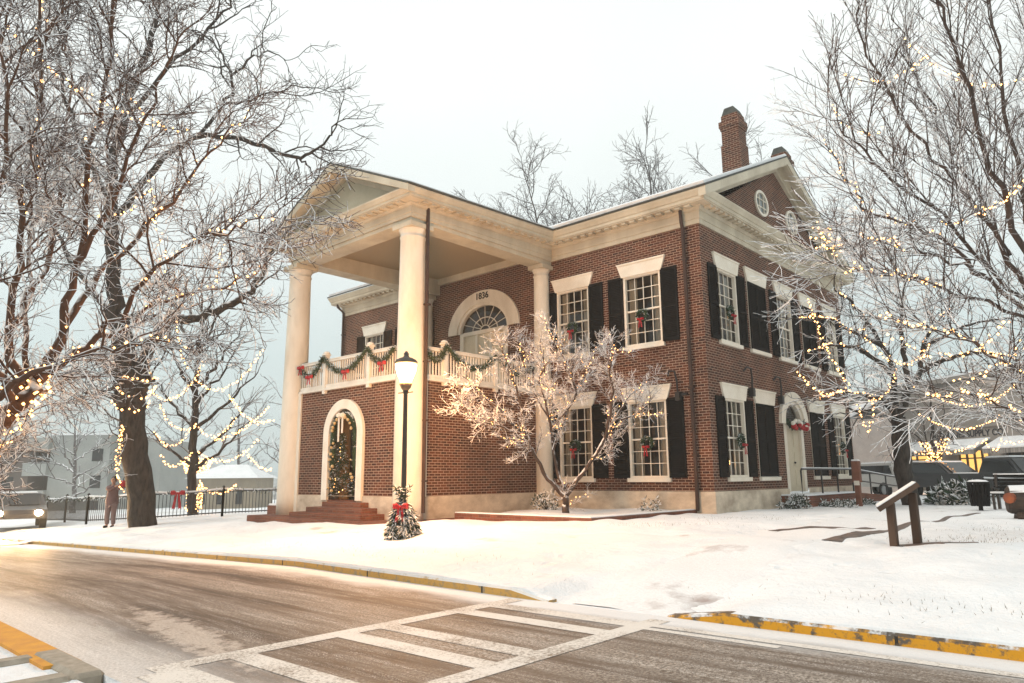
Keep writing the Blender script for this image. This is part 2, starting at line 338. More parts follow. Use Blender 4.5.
# kerbs: rounded concrete run, yellow paint
def kerb(name, x0, x1, y0, y1, m, dz=.14, taper=(0, 0)):
    mb = MB(); xx = np.linspace(x0, x1, max(3, int((x1-x0)/.6)+1)); rings = []
    for i, x in enumerate(xx):
        q = dz
        if taper[0] and x < x0+taper[0]: q = dz*(.12+.88*(x-x0)/taper[0])
        if taper[1] and x > x1-taper[1]: q = dz*(.12+.88*(x1-x)/taper[1])
        z = float(rz(x)); f0 = y0 < y1
        rings.append([(x,y0,z-.15),(x,y0,z+q-.025),(x,y0+(.025 if f0 else -.025),z+q),(x,y1,z+q),(x,y1,z-.15)])
    n = 5; vs_ = [p for r_ in rings for p in r_]
    fs = [(j*n+k, (j+1)*n+k, (j+1)*n+k+1, j*n+k+1) for j in range(len(xx)-1) for k in range(n-1)] + [(0,1,2,3,4), tuple((len(xx)-1)*n+4-k for k in range(5))]
    mb.add(vs_, fs); return mb.build(name, m)
tag(kerb('kerb', -60, 3.55, YK0, YK0+.17, M_kerbo, .11, (0, .5)), kind='structure')
tag(kerb('kerb', 5.15, 14, YK0, YK0+.17, M_kerby, .10, (.6, 0)), kind='structure')
tag(kerb('kerb', -30, 3.05, YK1, YK1-.27, M_kerbn, .155), kind='structure')
dr = thing('storm_drain', 'concrete drain inlet with dark slot at the near yellow kerb corner', 'drain', (3.1, -16.2, float(rz(3.1))))
z = float(rz(3))+.16
mb = MB(); mb.bbox(2.55, 3.55, -16.420, -16.220, z-.3, z+.01, .03); mb.bbox(3.35, 3.55, -17.200, -16.423, z-.3, z+.008, .03); mb.bbox(2.55, 2.72, -17.200, -16.423, z-.3, z+.005, .03); mb.build('surround', M_conc, dr)
MB().box(2.72, 3.35, -17.200, -16.422, z-.3, z-.045).build('opening', M_dark, dr)
def strip(name, pts, m, dz, kind='structure', n=26, zf=gz):     # ribbon on the ground: pts (x, y, half width)
    P = np.array(pts, float); tt = np.linspace(0, len(P)-1, n*(len(P)-1)+1)
    Q = np.stack([np.interp(tt, range(len(P)), P[:, k]) for k in range(3)], 1); T = np.gradient(Q[:, :2], axis=0); T /= np.linalg.norm(T, axis=1)[:, None]
    Nn = np.stack([-T[:, 1], T[:, 0]], 1); mb = MB(); K = 9; rg = np.random.default_rng(3)
    hw = Q[:, 2]*(1 + .10*np.interp(tt, np.linspace(0, tt[-1], 20), rg.normal(size=20)) + .03*rg.normal(size=len(tt)))
    vs_ = []
    for q, nn, h in zip(Q, Nn, hw):
        for k in range(K):
            s_ = -1+2*k/(K-1); xy = q[:2]+nn*h*s_; vs_.append((xy[0], xy[1], float(zf(*xy))+(float(lumps(xy[0], xy[1]))*float(sm((3-xy[1])/3)) if zf is gz else 0)+(dz if abs(s_) < .9 else -.03)))
    mb.add(vs_, [(j*K+k, j*K+k+1, (j+1)*K+k+1, (j+1)*K+k) for j in range(len(Q)-1) for k in range(K-1)])
    return tag(mb.build(name, m, None, True), kind=kind)
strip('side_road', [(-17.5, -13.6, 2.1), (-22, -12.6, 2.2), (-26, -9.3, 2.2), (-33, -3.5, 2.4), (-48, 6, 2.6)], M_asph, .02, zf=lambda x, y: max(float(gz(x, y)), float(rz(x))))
M_pathsnow = mat('trodden_snow', (.6, .61, .62), .7)
b = NB(M_pathsnow); p = b.pos(); n1 = b.noise(p, .8, 6, .62); c = b.mix(b.rng(b.noise(p, 30, 3, .7), .4, .75), (.77, .775, .78), (.66, .655, .65))
c = b.mix(b.rng(n1, .60, .78), c, (.24, .16, .13)); b.col(c); b.bump(b.noise(p, 18, 4, .7), .4, .03)
strip('path', [(4.55, -11.2, .8), (4.5, -9.5, .85), (4.3, -7.0, .95), (4.3, -4.2, 1.0), (4.15, 0, 1.1), (4.2, 5, 1.2), (4.6, 12, 1.2)], M_pathsnow, .008)
strip('path', [(3.6, -6.4, .35), (1.8, -7.4, .5), (-1.2, -8.4, .55), (-4, -8.2, .6), (-7, -7.9, .6)], M_pathsnow, .006)
strip('wet_path', [(5.15, -6.4, .16), (5.25, -4.6, .2), (5.22, -2.6, .11), (5.25, 0, .08), (5.35, 4, .07)], M_mud, .014)
strip('wet_path', [(6.1, -6.5, .16), (6.5, -6.15, .3), (6.95, -5.75, .13)], M_mud, .016)
strip('wet_path', [(3.6, -4.9, .15), (4.2, -4.0, .34), (4.75, -3.0, .16)], M_mud, .016)
mb = MB(); xx = np.linspace(-320, 300, 90); rg = np.random.default_rng(8)          # wooded hill behind the town
hh = 20+7*np.sin(xx/61+1)+4*np.sin(xx/23)+np.interp(xx, xx[::4], rg.normal(size=len(xx[::4])))*1.5
hv = []; 
for j, (dy, hf) in enumerate(((0, 0), (35, .55), (80, 1), (160, .8))):
    for x, h in zip(xx, hh):
        hv.append((x, 150+dy-.35*x*0, -9+h*hf))
mb.add(hv, [(j*90+i, j*90+i+1, (j+1)*90+i+1, (j+1)*90+i) for j in range(3) for i in range(89)])
M_hill = noisy('winter_woods', (.16, .16, .15), (.42, .43, .43), .35, .95, sc=(1, 1, .4))
ho = mb.build('hill', M_hill, None, True); tag(ho, kind='structure'); ho.rotation_euler = (0, 0, R(28))

# ------------------------------------------------------------------ the courthouse
CX = -8.77
H = thing('courthouse', 'two storey red brick building with tall white columned portico and black shutters', 'building', (0, 0, 0))
def wall_cells(mb, pl, u0, u1, z0, z1, holes, out, depth=.16):
    # wall in plane x=const or y=const with rectangular holes (ua, ub, za, zb); returns through reveals
    us = sorted({u0, u1, *[h[0] for h in holes], *[h[1] for h in holes]}); zs = sorted({z0, z1, *[h[2] for h in holes], *[h[3] for h in holes]})
    us = [u for u in us if u0 <= u <= u1]; zs = [z_ for z_ in zs if z0 <= z_ <= z1]
    def P(u, z_, d=0): return (pl[1]-out*d, u, z_) if pl[0] == 'x' else (u, pl[1]-out*d, z_)
    for a, c_ in zip(us[:-1], us[1:]):
        for d_, e_ in zip(zs[:-1], zs[1:]):
            mu, mz = (a+c_)/2, (d_+e_)/2
            if any(h[0] < mu < h[1] and h[2] < mz < h[3] for h in holes): continue
            mb.add([P(a,d_),P(c_,d_),P(c_,e_),P(a,e_)], [(0,1,2,3)])
    for ua, ub, za, zb in holes:
        mb.add([P(ua,za),P(ub,za),P(ub,zb),P(ua,zb),P(ua,za,depth),P(ub,za,depth),P(ub,zb,depth),P(ua,zb,depth)], [(0,1,5,4),(1,2,6,5),(2,3,7,6),(3,0,4,7)])
def arch_pts(uc, rx, zs, rz_, n=20): return [(uc+rx*math.cos(math.pi*k/n), zs+rz_*math.sin(math.pi*k/n)) for k in range(n+1)]
def spandrel(mb, pl, uc, rx, zs, rz_, out, depth=.16):           # fills the corners over an arch inside its rectangle, plus the soffit
    A = arch_pts(uc, rx, zs, rz_); top = zs+rz_
    def P(u, z_, d=0): return (pl[1]-out*d, u, z_) if pl[0] == 'x' else (u, pl[1]-out*d, z_)
    for a, c_ in zip(A[:-1], A[1:]):
        mb.add([P(*a), P(a[0], top), P(c_[0], top), P(*c_)], [(0,1,2,3)])
        mb.add([P(*a), P(*c_), P(*c_, depth), P(*a, depth)], [(0,1,2,3)])
XL, YB, ZF = -17.64, 11.9, 8.2
fw = [-1.99, -4.63, -12.67, -15.31]                                 # window centres on the front
hw = .66
ZW = {'lower': (.95, 3.2), 'upper': (4.87, 7.08)}
holesF = [(c_-hw, c_+hw, *ZW[k]) for c_ in fw for k in ZW]
AU = (CX, 1.22, 6.3, .95)                                           # arched balcony doorway
holesF.append((CX-1.22, CX+1.22, 3.75, 7.25))
sw = [1.55, 3.66, 5.88, 8.12, 10.44]                                # bays on the side
holesS = [(c_-hw, c_+hw, *ZW[k]) for c_ in sw for k in ZW if not (k == 'lower' and c_ == 5.88)]
DS = (5.92, .84, 2.65, .8); holesS.append((DS[0]-.84, DS[0]+.84, .45, 3.45))
wall = MB()
wall_cells(wall, ('y', 0), XL, 0, .553, ZF+.4, holesF, -1); spandrel(wall, ('y', 0), *AU, -1)
wall_cells(wall, ('x', 0), 0, YB, .553, ZF+.4, holesS, 1); spandrel(wall, ('x', 0), *DS, 1)
wall_cells(wall, ('x', XL), 0, YB, .553, ZF+.4, [], -1); wall_cells(wall, ('y', YB), XL, 0, .553, ZF+.4, [], 1)
RY, RZ_ = 5.95, 12.12
wall.add([(0, .1, ZF+.4), (0, YB-.1, ZF+.4), (0, RY, RZ_-.35)], [(0,1,2)])
# ground floor of the portico
PF, PS = -5.85, -5.88
DA = (-8.76, .72, 2.3, .75)
holesP = [(DA[0]-.72, DA[0]+.72, .38, 3.05)]
wall_cells(wall, ('y', PF), CX*2-PS, PS, .5, 3.72, holesP, -1, .5); spandrel(wall, ('y', PF), *DA, -1, .5)
wall_cells(wall, ('x', PS), PF, 0, .5, 3.72, [], 1); wall_cells(wall, ('x', CX*2-PS), PF, 0, .5, 3.72, [], -1)
wall.build('wall', M_brick, H)
pl = MB()
def pbox(x0, x1, y0, y1, z0, z1):
    pl.box(x0, x1, y0, y1, z0, z1)
pbox(PS-.3, .05, -.05, .1, -.7, .555) if 0 else None
wall_cells(pl, ('y', -.05), XL, .05, -.8, .56, [], -1); wall_cells(pl, ('x', .05), -.05, DS[0]-.84, -.8, .56, [], 1); wall_cells(pl, ('x', .05), DS[0]+.84, YB, -.8, .56, [], 1)
pl.add([(XL,-.05,.56),(.05,-.05,.56),(.0,0,.575),(XL,0,.575)], [(0,1,2,3)]); pl.add([(.05,-.05,.56),(.05,DS[0]-.84,.56),(0,DS[0]-.84,.575),(0,0,.575)], [(0,1,2,3)]); pl.add([(.05,DS[0]+.84,.56),(.05,YB,.56),(0,YB,.575),(0,DS[0]+.84,.575)], [(0,1,2,3)])
XP = CX*2-PS
wall_cells(pl, ('y', PF-.04), XP-.04, DA[0]-.72, -.5, .5, [], -1); wall_cells(pl, ('y', PF-.04), DA[0]+.72, PS+.04, -.5, .5, [], -1)
wall_cells(pl, ('x', PS+.04), PF-.04, -.05, -.5, .5, [], 1); wall_cells(pl, ('x', XP-.04), PF-.04, 0, -.5, .5, [], -1)
pl.add([(XP-.04,PF-.04,.5),(PS+.04,PF-.04,.5),(PS,PF,.512),(XP,PF,.512)], [(0,1,2,3)]); pl.add([(PS+.04,PF-.04,.5),(PS+.04,-.05,.5),(PS,-.05,.512),(PS,PF,.512)], [(0,1,2,3)])
pl.build('plinth', M_stucco, H)
# corner piers of the portico's ground floor
mb = MB()
for x in (PS, XP):
    s_ = 1 if x == PS else -1; mb = MB()
    mb.box(min(x+s_*.03, x-s_*.5), max(x+s_*.03, x-s_*.5), PF-.05, PF+.68, -.3, 3.72); mb.build('pier', M_cream, H)
# sweep of the cornice round the whole eaves line
ring_path = [(0,0),(0,YB),(XL,YB),(XL,0),(XP-.1,0),(XP-.1,-6.15),(-5.5,-6.15),(-5.5,0)]
def offset_path(P, o):
    n = len(P); out = []
    for i in range(n):
        a, p_, c_ = np.array(P[i-1], float), np.array(P[i], float), np.array(P[(i+1) % n], float)
        d1 = (p_-a)/np.linalg.norm(p_-a); d2 = (c_-p_)/np.linalg.norm(c_-p_)
        n1 = np.array([d1[1], -d1[0]]); n2 = np.array([d2[1], -d2[0]])
        out.append(p_ + o*(n1+n2)/(1+n1@n2))
    return out
def sweep(mb, P, prof):
    rings = [offset_path(P, o) for o, _ in prof]; n = len(P); base = []
    for (o, z_), r_ in zip(prof, rings): base += [(q[0], q[1], z_) for q in r_]
    mb.add(base, [(j*n+i, j*n+(i+1) % n, (j+1)*n+(i+1) % n, (j+1)*n+i) for j in range(len(prof)-1) for i in range(n)])
co = MB()
sweep(co, ring_path, [(-.02,8.2),(.05,8.2),(.05,8.34),(.075,8.345),(.075,8.58),(.10,8.585),(.10,8.61),(.15,8.66),(.16,8.70),(.41,8.715),(.41,8.75),(.435,8.755),(.435,8.85),(.46,8.86),(.49,8.93),(.53,9.0),(.535,9.05),(-.02,9.05)])
def blocks(a, b_, nx, ny):                            # mutules under the soffit
    a = np.array(a, float); b_ = np.array(b_, float); Ln = np.linalg.norm(b_-a); d = (b_-a)/Ln; n = int(Ln/.3)
    for k in range(n):
        c_ = a + d*(k+.5)*Ln/n; w_ = .085
        x0, x1 = sorted((c_[0]-d[0]*w_+nx*.17, c_[0]+d[0]*w_+nx*.37)); y0, y1 = sorted((c_[1]-d[1]*w_+ny*.17, c_[1]+d[1]*w_+ny*.37))
        co.box(x0, x1, y0, y1, 8.65, 8.708)
blocks((-5.3,0),(0,0),0,-1); blocks((0,0),(0,YB),1,0); blocks((XL,0),(XP,0),0,-1); blocks((XP-.1,-6.15),(-5.5,-6.15),0,-1); blocks((-5.5,-6.1),(-5.5,-.5),1,0)
co.settle().build('cornice', M_trim, H)
ar = MB()                                             # architrave beams of the portico
A0, A1, B0, B1 = XP-.1, -5.5, -6.15, -.02
ar.box(A0, A1, B0, B0+.62, 8.05, 8.7); ar.box(A1-.62, A1, B0+.622, B1, 8.052, 8.7); ar.box(A0, A0+.62, B0+.622, B1, 8.052, 8.7)
ar.box(A0-.03, A1+.03, B0-.03, B0+.01, 8.2, 8.26); ar.box(A1-.01, A1+.03, B0+.012, B1, 8.2, 8.26)
ar.box(A0+.62, A1-.62, -.14, -.02, 8.42, 8.72); ar.box(A0+.62, A1-.62, B0+.62, B0+.7, 8.5, 8.72)
ar.settle().build('architrave', M_trim, H)
MB().box(A0+.3, A1-.3, B0+.3, -.01, 8.66, 8.8).settle().build('portico_ceiling', M_ceil, H)
lg = MB(); rg = np.random.default_rng(15)
def ledge(a, b_, w, z0):
    a = np.array(a, float); b_ = np.array(b_, float); n = int(np.linalg.norm(b_-a)/.12); pts = [a+(b_-a)*k/n for k in range(n+1)]
    lg.tube([np.array([p[0], p[1], z0]) for p in pts], [w*(.55+.45*abs(math.sin(k*.37+1)))*rg.uniform(.8, 1.15) for k in range(n+1)], 6)
ledge((.33, .3), (.33, 11.6), .07, 9.05); lg.build('ledge_snow', M_snow, H, True); lg = MB(); ledge((A0+.3, -6.5), (A1-.2, -6.5), .06, 9.05); lg.settle().build('ledge_snow', M_snow, H, True)
# ------ columns
def column(x, y, zb, rb, rt, zt=8.05, half=False):
    c = MB(); n = 14
    prof = []
    for k in range(n+1):
        t_ = k/n; prof.append((rb + (rt-rb)*(t_**1.6), t_*(zt-.42-zb)))
    prof += [(rt+.02, zt-.40-zb), (rt+.02, zt-.36-zb), (rt, zt-.35-zb), (rt, zt-.27-zb), (rt+.02, zt-.24-zb), (rt+.055, zt-.16-zb), (rt+.055, zt-.15-zb)]
    c.lathe(prof, (x, y, zb), 40)
    o = c.build('column', M_cream, H, True)
    a = rt+.075; MB().bbox(x-a, x+a, y-a, y+a, zt-.15, zt-.002, .015).build('capital', M_trim, o)
for x in (CX+2.92, CX-2.95): column(x, -5.8, -.12, .41, .345)
for x in (CX+3.0, CX-2.93): column(x, -.24, -.1, .29, .25)
# ------ roof, with its snow
def slab(mb, quad, th):
    q = [np.array(p, float) for p in quad]; n = np.cross(q[1]-q[0], q[3]-q[0]); n /= np.linalg.norm(n)
    if n[2] < 0: n = -n
    mb.add([*q, *[p+n*th for p in q]], [(0,3,2,1),(4,5,6,7),(0,1,5,4),(1,2,6,5),(2,3,7,6),(3,0,4,7)])
XE0, XE1 = XL-.55, .55
rf = MB(); sn = MB()
e0 = (-.56, 9.055); rd = (RY, RZ_); e1 = (YB+.56, 9.055)
for (ya, za), (yb, zb) in ((e0, rd), (e1, rd)):
    slab(rf, [(XE0,ya,za),(XE1,ya,za),(XE1,yb,zb),(XE0,yb,zb)], .05)
    dz = .052
    slab(sn, [(XE0+.06,ya+(.06 if ya<0 else -.06),za+dz+.03),(XE1-.05,ya+(.06 if ya<0 else -.06),za+dz+.03),(XE1-.05,yb,zb+dz),(XE0+.06,yb,zb+dz)], .09)
PRZ = 9.055+.46*(A1+.56-CX); yb_ = 3.2
for s_ in (1, -1):
    xe = CX + s_*(A1+.56-CX)
    slab(rf, [(xe,-6.74,9.056),(CX,-6.74,PRZ),(CX,yb_,PRZ),(xe,yb_-3.3,9.056)], .05)
    slab(sn, [(xe-s_*.06,-6.66,9.115),(CX,-6.66,PRZ+.058),(CX,yb_,PRZ+.058),(xe-s_*.06,yb_-3.3,9.115)], .05)
ro = rf.settle().build('roof', M_shingle, H); sn.settle().build('roof_snow', M_snow, ro)
# raking cornices and gables
rk = MB()
def rake(mb, plane, c_, E, apex, h, drop, th, p0, p1):
    # band under the roof slope, running from half-width h up to the ridge, extruded p0..p1 along the gable's normal
    k = (apex-9.05)/E
    for s_ in (1, -1):
        a = (c_+s_*h, 9.05+(E-h)*k-drop); r_ = (c_, apex-drop)
        mb.prism([a, r_, (r_[0], r_[1]-th), (a[0], a[1]-th)], p0, p1, plane)
E1, E2 = RY+.54, A1+.54-CX
for args in (('x', RY, E1, RZ_-.004, E1, 0, .27, .32, .545), ('x', RY, E1, RZ_-.004, E1-.42, .02, .20, .0, .318), ('x', RY, E1, RZ_-.004, E1-.75, .22, .20, .0, .12), ('x', RY, E1, RZ_-.004, E1-.6, .05, .25, .36, .50)): rake(rk, *args)
rk.settle().build('raking_cornice', M_trim, H); rk = MB()
for args in (('y', CX, E2, PRZ-.004, E2, 0, .25, -6.73, -6.5), ('y', CX, E2, PRZ-.004, E2-.42, .02, .18, -6.498, -6.12), ('y', CX, E2, PRZ-.004, E2-.75, .2, .17, -6.26, -6.12)): rake(rk, *args)
rk.settle().build('raking_cornice', M_trim, H)
ty = MB(); ty.add([(A0-.0,-6.12,8.9),(A1,-6.12,8.9),(CX,-6.12,PRZ-.2)], [(0,1,2)])
M_tymp = noisy('tympanum_boards', (.42, .38, .28), (.36, .32, .23), 2, .6)
ty.settle().build('tympanum', M_tymp, H)
for yc in (RY-1.32, RY+1.32):                          # oval attic windows
    fr = MB(); n = 28; rx, rz2 = .44, .37; ring = []
    for k in range(n):
        a = 2*math.pi*k/n; c_, s2 = math.cos(a), math.sin(a)
        ring += [(.005, yc+(rx+.09)*c_, 10.13+(rz2+.09)*s2), (.06, yc+(rx+.09)*c_, 10.13+(rz2+.09)*s2), (.06, yc+rx*c_, 10.13+rz2*s2), (.005, yc+rx*c_, 10.13+rz2*s2)]
    fr.add(ring, [(k*4+i, ((k+1)%n)*4+i, ((k+1)%n)*4+(i+1), k*4+i+1) for k in range(n) for i in range(3)])
    for q in (-.17, .17): fr.box(.012, .04, yc+q-.014, yc+q+.014, 10.13-rz2*.9, 10.13+rz2*.9)
    for q in (-.14, .14): fr.box(.014, .038, yc-rx*.9, yc+rx*.9, 10.13+q-.014, 10.13+q+.014)
    wo = fr.build('oval_window', M_lintel, H)
    g = MB(); g.add([(.008, yc+rx*math.cos(2*math.pi*k/n), 10.13+rz2*math.sin(2*math.pi*k/n)) for k in range(n)], [tuple(range(n))]); g.build('pane', mat('sky_glass', (.10, .12, .12), .15, .5), wo)
# chimneys
def chimney(x, y, zb, zt, w=.46):
    c = MB(); k = zb+1.05
    c.box(x-w*1.12, x+w*1.12, y-w*1.12, y+w*1.12, zb-1, k); c.box(x-w, x+w, y-w, y+w, k, zt-.55)
    for i, o in enumerate((.03, .06)): c.box(x-w-o, x+w+o, y-w-o, y+w+o, zt-.55+i*.1, zt-.45+i*.1 + (.12 if i else 0))
    c.box(x-w*.96, x+w*.96, y-w*.96, y+w*.96, zt-.24, zt)
    o = c.build('chimney', M_brick, H)
    cap = MB(); q = w*.9; top = [(x-q, zt+.02), (x-q*.6, zt+.26), (x+q*.6, zt+.26), (x+q, zt+.02)]
    cap.prism(top, y-q, y+q, 'y'); cap.build('chimney_cap', M_shingle, o)
    fl = MB(); fl.box(x-w*1.2, x+w*1.2, y-w*1.2, y+w*1.2, zb-.35, zb+.02); fl.build('flashing', M_shingle, o)
chimney(-.44, 3.85, 11.05, 13.2, .30); chimney(-.44, 2*RY-3.85, 11.05, 13.2, .30)
# ------ windows
def T(pl):                                             # local (u along wall, d out of wall, z) -> world
    if pl == 'F': return lambda u, d, z_: (u, -d, z_)
    return lambda u, d, z_: (d, u, z_)
def lbox(mb, f, u0, u1, d0, d1, z0, z1):
    a = f(u0, d0, z0); b_ = f(u1, d1, z1)
    mb.box(min(a[0],b_[0]), max(a[0],b_[0]), min(a[1],b_[1]), max(a[1],b_[1]), z0, z1)
def shutter(mb, f, u0, u1, z0, z1, d=.012):
    fr = .055
    lbox(mb, f, u0, u0+fr, d, d+.045, z0, z1); lbox(mb, f, u1-fr, u1, d, d+.045, z0, z1)
    for za, zb in ((z0, z0+.11), (z0+(z1-z0)*.46, z0+(z1-z0)*.46+.08), (z1-.08, z1)): lbox(mb, f, u0+fr, u1-fr, d, d+.043, za, zb)
    for za, zb in ((z0+.11, z0+(z1-z0)*.46), (z0+(z1-z0)*.46+.08, z1-.08)):
        n = int((zb-za)/.052)
        for k in range(n):
            zz = za+(k+.5)*(zb-za)/n; h = .02
            vs_ = [f(u0+fr,d+.008,zz+h),f(u1-fr,d+.008,zz+h),f(u1-fr,d+.036,zz-h),f(u0+fr,d+.036,zz-h)]
            mb.add(vs_, [(0,1,2,3)])
        lbox(mb, f, u0+fr, u1-fr, d, d+.006, za, zb)
def window(pl, c_, lev, closed=False, shut=(True, True), cols=4, rows=6, arched=False):
    f = T(pl); z0, z1 = ZW[lev]
    li = MB(); zl0, zl1 = z1-.02, z1+.42
    for d0, d1, zs0, zs1, e0_, e1_ in ((.0, .06, zl0, zl1, .70, .86), (.055, .085, zl1-.05, zl1, .83, .87)):
        P = [f(c_-e0_,d0,zs0),f(c_+e0_,d0,zs0),f(c_+e1_,d0,zs1),f(c_-e1_,d0,zs1),f(c_-e0_,d1,zs0),f(c_+e0_,d1,zs0),f(c_+e1_,d1,zs1),f(c_-e1_,d1,zs1)]
        li.add(P, [(4,5,6,7),(0,1,5,4),(1,2,6,5),(2,3,7,6),(3,0,4,7)])
    fr = MB(); ft = .075
    lbox(fr, f, c_-hw, c_-hw+ft, -.10, .012, z0, z1); lbox(fr, f, c_+hw-ft, c_+hw, -.10, .012, z0, z1)
    lbox(fr, f, c_-hw+ft, c_+hw-ft, -.10, .01, z1-ft, z1); lbox(fr, f, c_-hw+ft, c_+hw-ft, -.10, .008, z0, z0+.06)
    ua, ub, za, zb = c_-hw+ft, c_+hw-ft, z0+.06, z1-ft
    lbox(fr, f, ua, ub, -.11, -.05, (za+zb)/2-.025, (za+zb)/2+.025)
    for k in range(1, cols): u = ua+(ub-ua)*k/cols; lbox(fr, f, u-.010, u+.010, -.105, -.07, za, zb)
    for k in range(1, rows): zz = za+(zb-za)*k/rows; lbox(fr, f, ua, ub, -.104, -.071, zz-.010, zz+.010)
    wo = fr.build('window', M_lintel, H)
    li.build('lintel', M_lintel, wo)
    si = MB(); lbox(si, f, c_-hw-.06, c_+hw+.06, -.1, .09, z0-.115, z0-.002); si.build('sill', M_lintel, wo)
    g = MB(); g.add([f(ua,-.095,za),f(ub,-.095,za),f(ub,-.095,zb),f(ua,-.095,zb)], [(0,1,2,3)]); g.build('pane', M_glass, wo)
    cu = MB()
    for s_ in (-1, 1):
        uo = c_+s_*(ub-ua)/2; n = 8
        for k in range(n):
            w0 = .30*k/n; w1 = .30*(k+1)/n
            cu.add([f(uo-s_*w0,-.2-.03*(k%2),za),f(uo-s_*w1,-.2-.03*((k+1)%2),za),f(uo-s_*w1,-.2-.03*((k+1)%2),zb),f(uo-s_*w0,-.2-.03*(k%2),zb)], [(0,1,2,3)])
    cu.build('curtain', M_curtain, wo)
    if closed:
        for u0, u1 in ((c_-hw+.01, c_-.006), (c_+.006, c_+hw-.01)):
            s2 = MB(); shutter(s2, f, u0, u1, z0+.01, z1-.03, .014); s2.build('shutter', M_black, wo)
    else:
        for s_, on in zip((-1, 1), shut):
            if not on: continue
            a = c_+s_*(hw+.01); b_ = c_+s_*(hw+.55); s2 = MB(); shutter(s2, f, min(a,b_), max(a,b_), z0-.0, z1+.02); s2.build('shutter', M_black, wo)
for i, c_ in enumerate(fw):
    for lev in ZW: window('F', c_, lev)
for i, c_ in enumerate(sw):
    for lev in ZW:
        if lev == 'lower' and i == 2: continue
        window('S', c_, lev, closed=(i in (1, 3)))
# arched balcony doorway with fanlight and its raised date
def arch_band(mb, f, uc, rx0, rz0, rx1, rz1, zs, d0, d1, n=28, legs=None):
    I = arch_pts(uc, rx0, zs, rz0, n); O = arch_pts(uc, rx1, zs, rz1, n)
    if legs is not None: I = [(I[0][0], legs)]+I+[(I[-1][0], legs)]; O = [(O[0][0], legs)]+O+[(O[-1][0], legs)]
    m = len(I); vs_ = [f(*((p[0], d, p[1]))) for d in (d0, d1) for P in (I, O) for p in P]
    fs = []
    for k in range(m-1):
        fs += [(2*m+k, 2*m+k+1, 3*m+k+1, 3*m+k), (k, k+1, 2*m+k+1, 2*m+k), (m+k+1, m+k, 3*m+k, 3*m+k+1)]
    fs += [(0, m, 3*m, 2*m), (m-1, 2*m-1, 4*m-1, 3*m-1)]
    mb.add(vs_, fs)
f = T('F'); bd = MB()
arch_band(bd, f, CX, 1.34, 1.04, 1.82, 1.5, 6.3, -.01, .07); arch_band(bd, f, CX, 1.2, .93, 1.36, 1.06, 6.3, -.12, .03)
lbox(bd, f, CX-1.215, CX-1.02, -.14, .02, 3.75, 6.3); lbox(bd, f, CX+1.02, CX+1.215, -.14, .02, 3.75, 6.3); lbox(bd, f, CX-1.02, CX+1.02, -.14, .03, 6.18, 6.32)
for k in range(1, 8):
    a = math.pi*k/8; P0 = f(CX+.25*math.cos(a), -.09, 6.32+.2*math.sin(a)); P1 = f(CX+1.2*math.cos(a), -.09, 6.32+.9*math.sin(a)); bd.bar(P0, P1, .016)
arch_band(bd, f, CX, .62, .47, .65, .5, 6.32, -.11, -.08); arch_band(bd, f, CX, .22, .17, .26, .2, 6.32, -.11, -.08)
for u in (-.36, .36): lbox(bd, f, CX+u-.05, CX+u+.05, -.12, 0, 3.75, 6.18)
bo = bd.build('balcony_doorway', M_cream, H)
g = MB(); A = arch_pts(CX, 1.2, 6.3, .93); g.add([f(u, -.1, z_) for u, z_ in A], [tuple(range(len(A)))]); g.build('fanlight_pane', M_glass, bo)
g = MB(); lbox(g, f, CX-1.02, CX-.41, -.13, -.06, 3.75, 6.18); lbox(g, f, CX+.41, CX+1.02, -.13, -.06, 3.75, 6.18)
lbox(g, f, CX-.31, CX+.31, -.12, -.05, 3.75, 6.18); g.build('door_panel', M_door, bo)
def text(s, name, size, matrix, m, parent, ext=.01):
    cu = bpy.data.curves.new(name, 'FONT'); cu.body = s; cu.size = size; cu.align_x = 'CENTER'; cu.align_y = 'CENTER'; cu.extrude = ext; cu.offset = .004
    o = bpy.data.objects.new(name, cu); S.collection.objects.link(o); dg = bpy.context.evaluated_depsgraph_get()
    me = bpy.data.meshes.new_from_object(o.evaluated_get(dg)); bpy.data.objects.remove(o)
    me.transform(matrix); off = ORI.get(parent, (0,0,0)); me.transform(Matrix.Translation([-q for q in off])); me.materials.clear(); me.materials.append(m)
    o = bpy.data.objects.new(name, me); S.collection.objects.link(o)
    if parent: o.parent = parent
    return o
text('1836', 'date', .34, Matrix.Translation((CX, -.075, 7.58)) @ Matrix.Rotation(R(90), 4, 'X'), M_black, bo)
# front arched entrance
f5 = lambda u, d, z_: (u, PF-d, z_)
en = MB(); arch_band(en, f5, DA[0], .72, .75, 1.0, 1.03, 2.3, -.03, .09, 28, .38); eo = en.build('entrance_surround', M_lintel, H)
rv = MB(); arch_band(rv, f5, DA[0], .66, .69, .725, .755, 2.3, -.5, -.02, 24, .38); rv.build('door_frame', M_wood, eo)
dl = MB(); dl.box(DA[0]-.02, DA[0]+.62, PF+.42, PF+.48, .4, 2.9)
for zz in (.55, 1.3, 2.05): 
    for uu in (.06, .34): dl.box(DA[0]+uu, DA[0]+uu+.22, PF+.405, PF+.42, zz, zz+.6)
dl.build('door', M_black, eo)
d2 = MB(); d2.box(DA[0]-.64, DA[0]-.2, PF+.30, PF+.36, .4, 2.95); d2.build('wooden_door', noisy('amber_wood', (.25, .11, .03), (.33, .16, .05), 4, .5, sc=(6, 6, .4)), eo)
MB().box(DA[0]-.72, DA[0]+.72, PF+.5, PF+.55, .3, 3.1).build('dark_hall', M_dark, eo)
